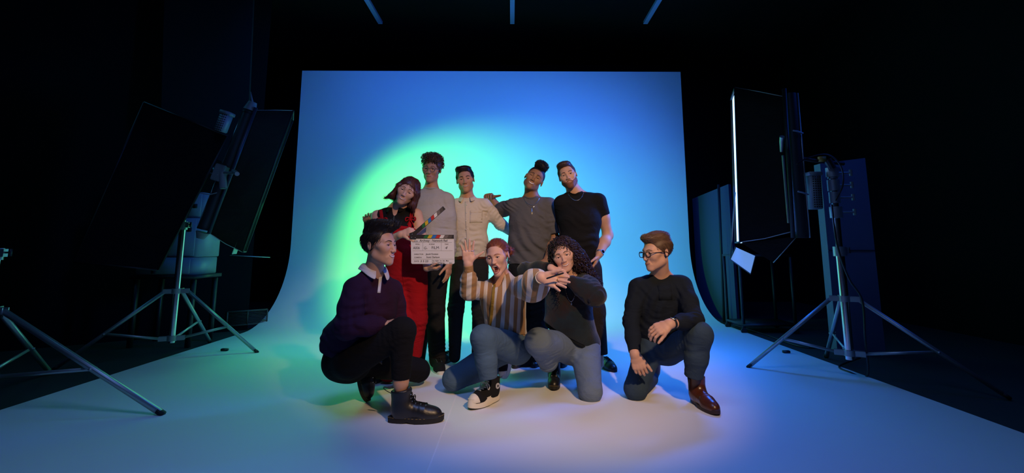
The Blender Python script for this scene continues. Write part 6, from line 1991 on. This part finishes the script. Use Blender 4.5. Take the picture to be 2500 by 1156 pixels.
# lower flap: wedge of cloth under the box, and the skirt, lamplight put in as emission
m = MB(); a, b, c, d_ = P(1810, 594, 4.02), P(1945, 578, 3.80), P(1888, 642, 3.95), P(1812, 594, 4.36)
m.hexa([a, b, c, lerp(a, c, .5), a + np.array((0, .02, .012)), b + np.array((0, .02, .012)), c + np.array((0, .02, .012)), lerp(a, c, .5) + np.array((0, .02, .012))]); m.build('lower_flap', M_blackcloth, right_sb, smooth=False)
m = MB(); m.tube([P(1945, 579, 3.79), P(1888, 642, 3.94)], .004, 6); m.build('piping', M_steel, right_sb)
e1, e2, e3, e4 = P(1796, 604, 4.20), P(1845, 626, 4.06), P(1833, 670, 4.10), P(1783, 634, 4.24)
m = MB(); m.hexa([e1, e2, e3, e4] + [p + np.array((0, .012, 0)) for p in (e1, e2, e3, e4)]); m.build('glowing_skirt', mat('skirt_lamplight_glow', (.4, .5, .7), .8, emit=(0.20, 0.42, 1.0), emit_s=.55), right_sb, smooth=False)
m = MB(); m.tube([e1, e4, e3, e2], .006, 6); m.tube([P(1795, 470, 4.3), P(1789, 540, 4.3), e4], .006, 6); m.build('skirt_edge', M_black, right_sb)

# right stand with its clamps
Rf = G(1830, 902); Rb = P(2068, 800, 3.80)
base = (Rb[0], Rb[1])
rs_ = light_stand('light_stand', base, 1.66, [(Rf[0], Rf[1]), (Rb[0] + .72, Rb[1] - .45), (Rb[0] + .30, Rb[1] + .75)], 'tall chrome light stand with stacked clamps on the right', r=.030, collars=(.62, .21))
B3 = np.array((Rb[0], Rb[1], 0))
for z, r_ in ((1.30, .045), (1.42, .040), (1.52, .044), (1.62, .036)):
    m = MB(); m.tube([B3 + Zax * (z - .045), B3 + Zax * (z + .045)], r_, 14); m.tube([B3 + Zax * z + np.array((.03, -.02, 0)), B3 + Zax * z + np.array((.13, -.03, .0))], .009, 8)
    m.tube([B3 + Zax * z + np.array((.13, -.03, -.025)), B3 + Zax * z + np.array((.13, -.03, .025))], .012, 8); cl = m.build('grip_head', M_steel, rs_)
hd = B3 + Zax * 1.70
m = MB(); m.tube([hd + np.array((.10, 0, .0)), hd + np.array((-.14, -.02, .02)), P(1945, 385, 3.80)], .016, 10); m.tube([hd + np.array((-.05, -.03, .03)), hd + np.array((-.02, -.04, -.05))], .03, 10); m.build('swivel_arm', M_black, rs_)
m = MB(); m.box(hd + np.array((-.10, -.04, .03)), (.05, .03, .04)); m.build('yellow_tag', mat('yellow_tape', (.35, .22, .03), .6), rs_)
def cable(name, pts, r, label):
    m = MB(); P_ = []
    pts = [np.array(p) for p in pts]
    for i in range(len(pts) - 1):
        p0 = pts[max(i - 1, 0)]; p1 = pts[i]; p2 = pts[i + 1]; p3 = pts[min(i + 2, len(pts) - 1)]
        for t in np.linspace(0, 1, 7)[:-1]: P_.append(.5 * ((2 * p1) + (-p0 + p2) * t + (2 * p0 - 5 * p1 + 4 * p2 - p3) * t * t + (-p0 + 3 * p1 - 3 * p2 + p3) * t ** 3))
    P_.append(pts[-1]); m.tube(P_, r, 7); o = m.build(name, M_black); tag(o, label, 'cable'); return o
cable('power_cable', [P(1945, 400, 3.7), P(1975, 385, 3.7), P(2020, 378, 3.7), P(2052, 405, 3.7), P(2058, 450, 3.74), P(2040, 490, 3.74)], .006, 'black cable looping over the top of the right stand')
cable('power_cable', [P(2030, 500, 3.72), P(2044, 600, 3.72), P(2072, 680, 3.72), P(2105, 735, 3.7), P(2112, 830, 3.7), G(2118, 925) + Zax * .02, G(2075, 915) + Zax * .018, G(2050, 900) + Zax * .018, G(2100, 880) + Zax * .018], .008, 'black power cable running down the right stand to the floor')
cable('power_cable', [G(1790, 795) + Zax * .008, G(1870, 820) + Zax * .008, G(1960, 850) + Zax * .008, G(2040, 850) + Zax * .008, G(2150, 870) + Zax * .008], .007, 'black cable lying on the dark floor behind the right stand')
ballast(P(1988, 470, 3.86), np.array((1., 0, 0)), nrm((.02, 0, 1)), .085, .28, 'perforated grey ballast box hanging beside the right stand', 14, M_grey)

# blue-lit flats on the right: two tall boards and the cabinet-like flat
def flat(pts, th, label, M, name='studio_flat', group=None):
    c = sum(pts) / 4; root = empty(name, (c[0], c[1], 0), label, 'flat', group)
    m = MB(); m.hexa(list(pts) + [p + np.array(th) for p in pts]); m.build('panel', M, root, smooth=False)
    return root
def upright(x0, x1, py_t0, py_t1, Y0, Y1):
    a, b = P(x0, py_t0, Y0), P(x1, py_t1, Y1); a2, b2 = a.copy(), b.copy(); a2[2] = b2[2] = 0.001; return [a, b, b2, a2]
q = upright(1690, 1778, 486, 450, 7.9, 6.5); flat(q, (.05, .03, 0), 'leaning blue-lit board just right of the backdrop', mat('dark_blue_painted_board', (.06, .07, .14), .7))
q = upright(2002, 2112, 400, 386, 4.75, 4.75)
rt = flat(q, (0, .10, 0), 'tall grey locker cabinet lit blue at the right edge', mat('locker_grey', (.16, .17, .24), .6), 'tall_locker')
zj = P(2060, 612, 4.75)[2]; m = MB(); m.box(((q[0][0] + q[1][0]) / 2, 4.745, zj), (q[1][0] - q[0][0], .012, .006)); m.build('door_gap', M_black, rt, smooth=False)
m = MB(); m.box((q[1][0] + .10, 4.74, 1.2), (.17, .5, 2.5)); rt.children[0]
m = MB(); m.box((q[0][0] + .10, 4.742, P(2027, 516, 4.75)[2]), (.05, .01, .11)); m.build('door_label', M_white, rt)

# rolling cart between the softbox and the backdrop
c0 = G(1800, 802); c1 = G(1920, 815)
root = empty('rolling_cart', (float(c0[0] + c1[0]) / 2, float(c0[1] + c1[1]) / 2, 0), 'dark metal rolling cart on castors behind the right softbox', 'cart')
cc = np.array(((c0[0] + c1[0]) / 2, (c0[1] + c1[1]) / 2, 0)); cw, cd_ = .62, .42
for sx in (-1, 1):
    for sy in (-1, 1):
        p = cc + np.array((sx * cw / 2, sy * cd_ / 2, 0)); m = MB(); m.box(p + Zax * .50, (.028, .028, .86)); m.build('post', M_black, root)
        m = MB(); m.tube([p + Zax * .035 + np.array((0, -.012, 0)), p + Zax * .035 + np.array((0, .012, 0))], .035, 14); m.build('castor', M_solek, root)
for z in (.10, .92):
    m = MB(); m.box(cc + Zax * z, (cw + .03, cd_ + .03, .025)); m.build('shelf', M_black, root)
# tall dark tripod pole by the board
a = G(1768, 790); root = empty('backdrop_pole', (a[0], a[1], 0), 'thin black upright pole between the backdrop and the blue-lit board', 'pole')
m = MB(); m.tube([np.array((a[0], a[1], .02)), np.array((a[0] + .04, a[1], 1.9))], .018, 10); m.build('pole', M_black, root)
m = MB(); m.tube([np.array((a[0], a[1], .0)), np.array((a[0], a[1], .02))], .09, 16); m.build('base', M_black, root)
# ================================================================ assemble
person_a(); person_b(); person_c(); person_d(); person_e()
person_f()
g_ar, g_d = person_g()
person_h(); person_i()
clapperboard()
pen(g_ar, g_d)
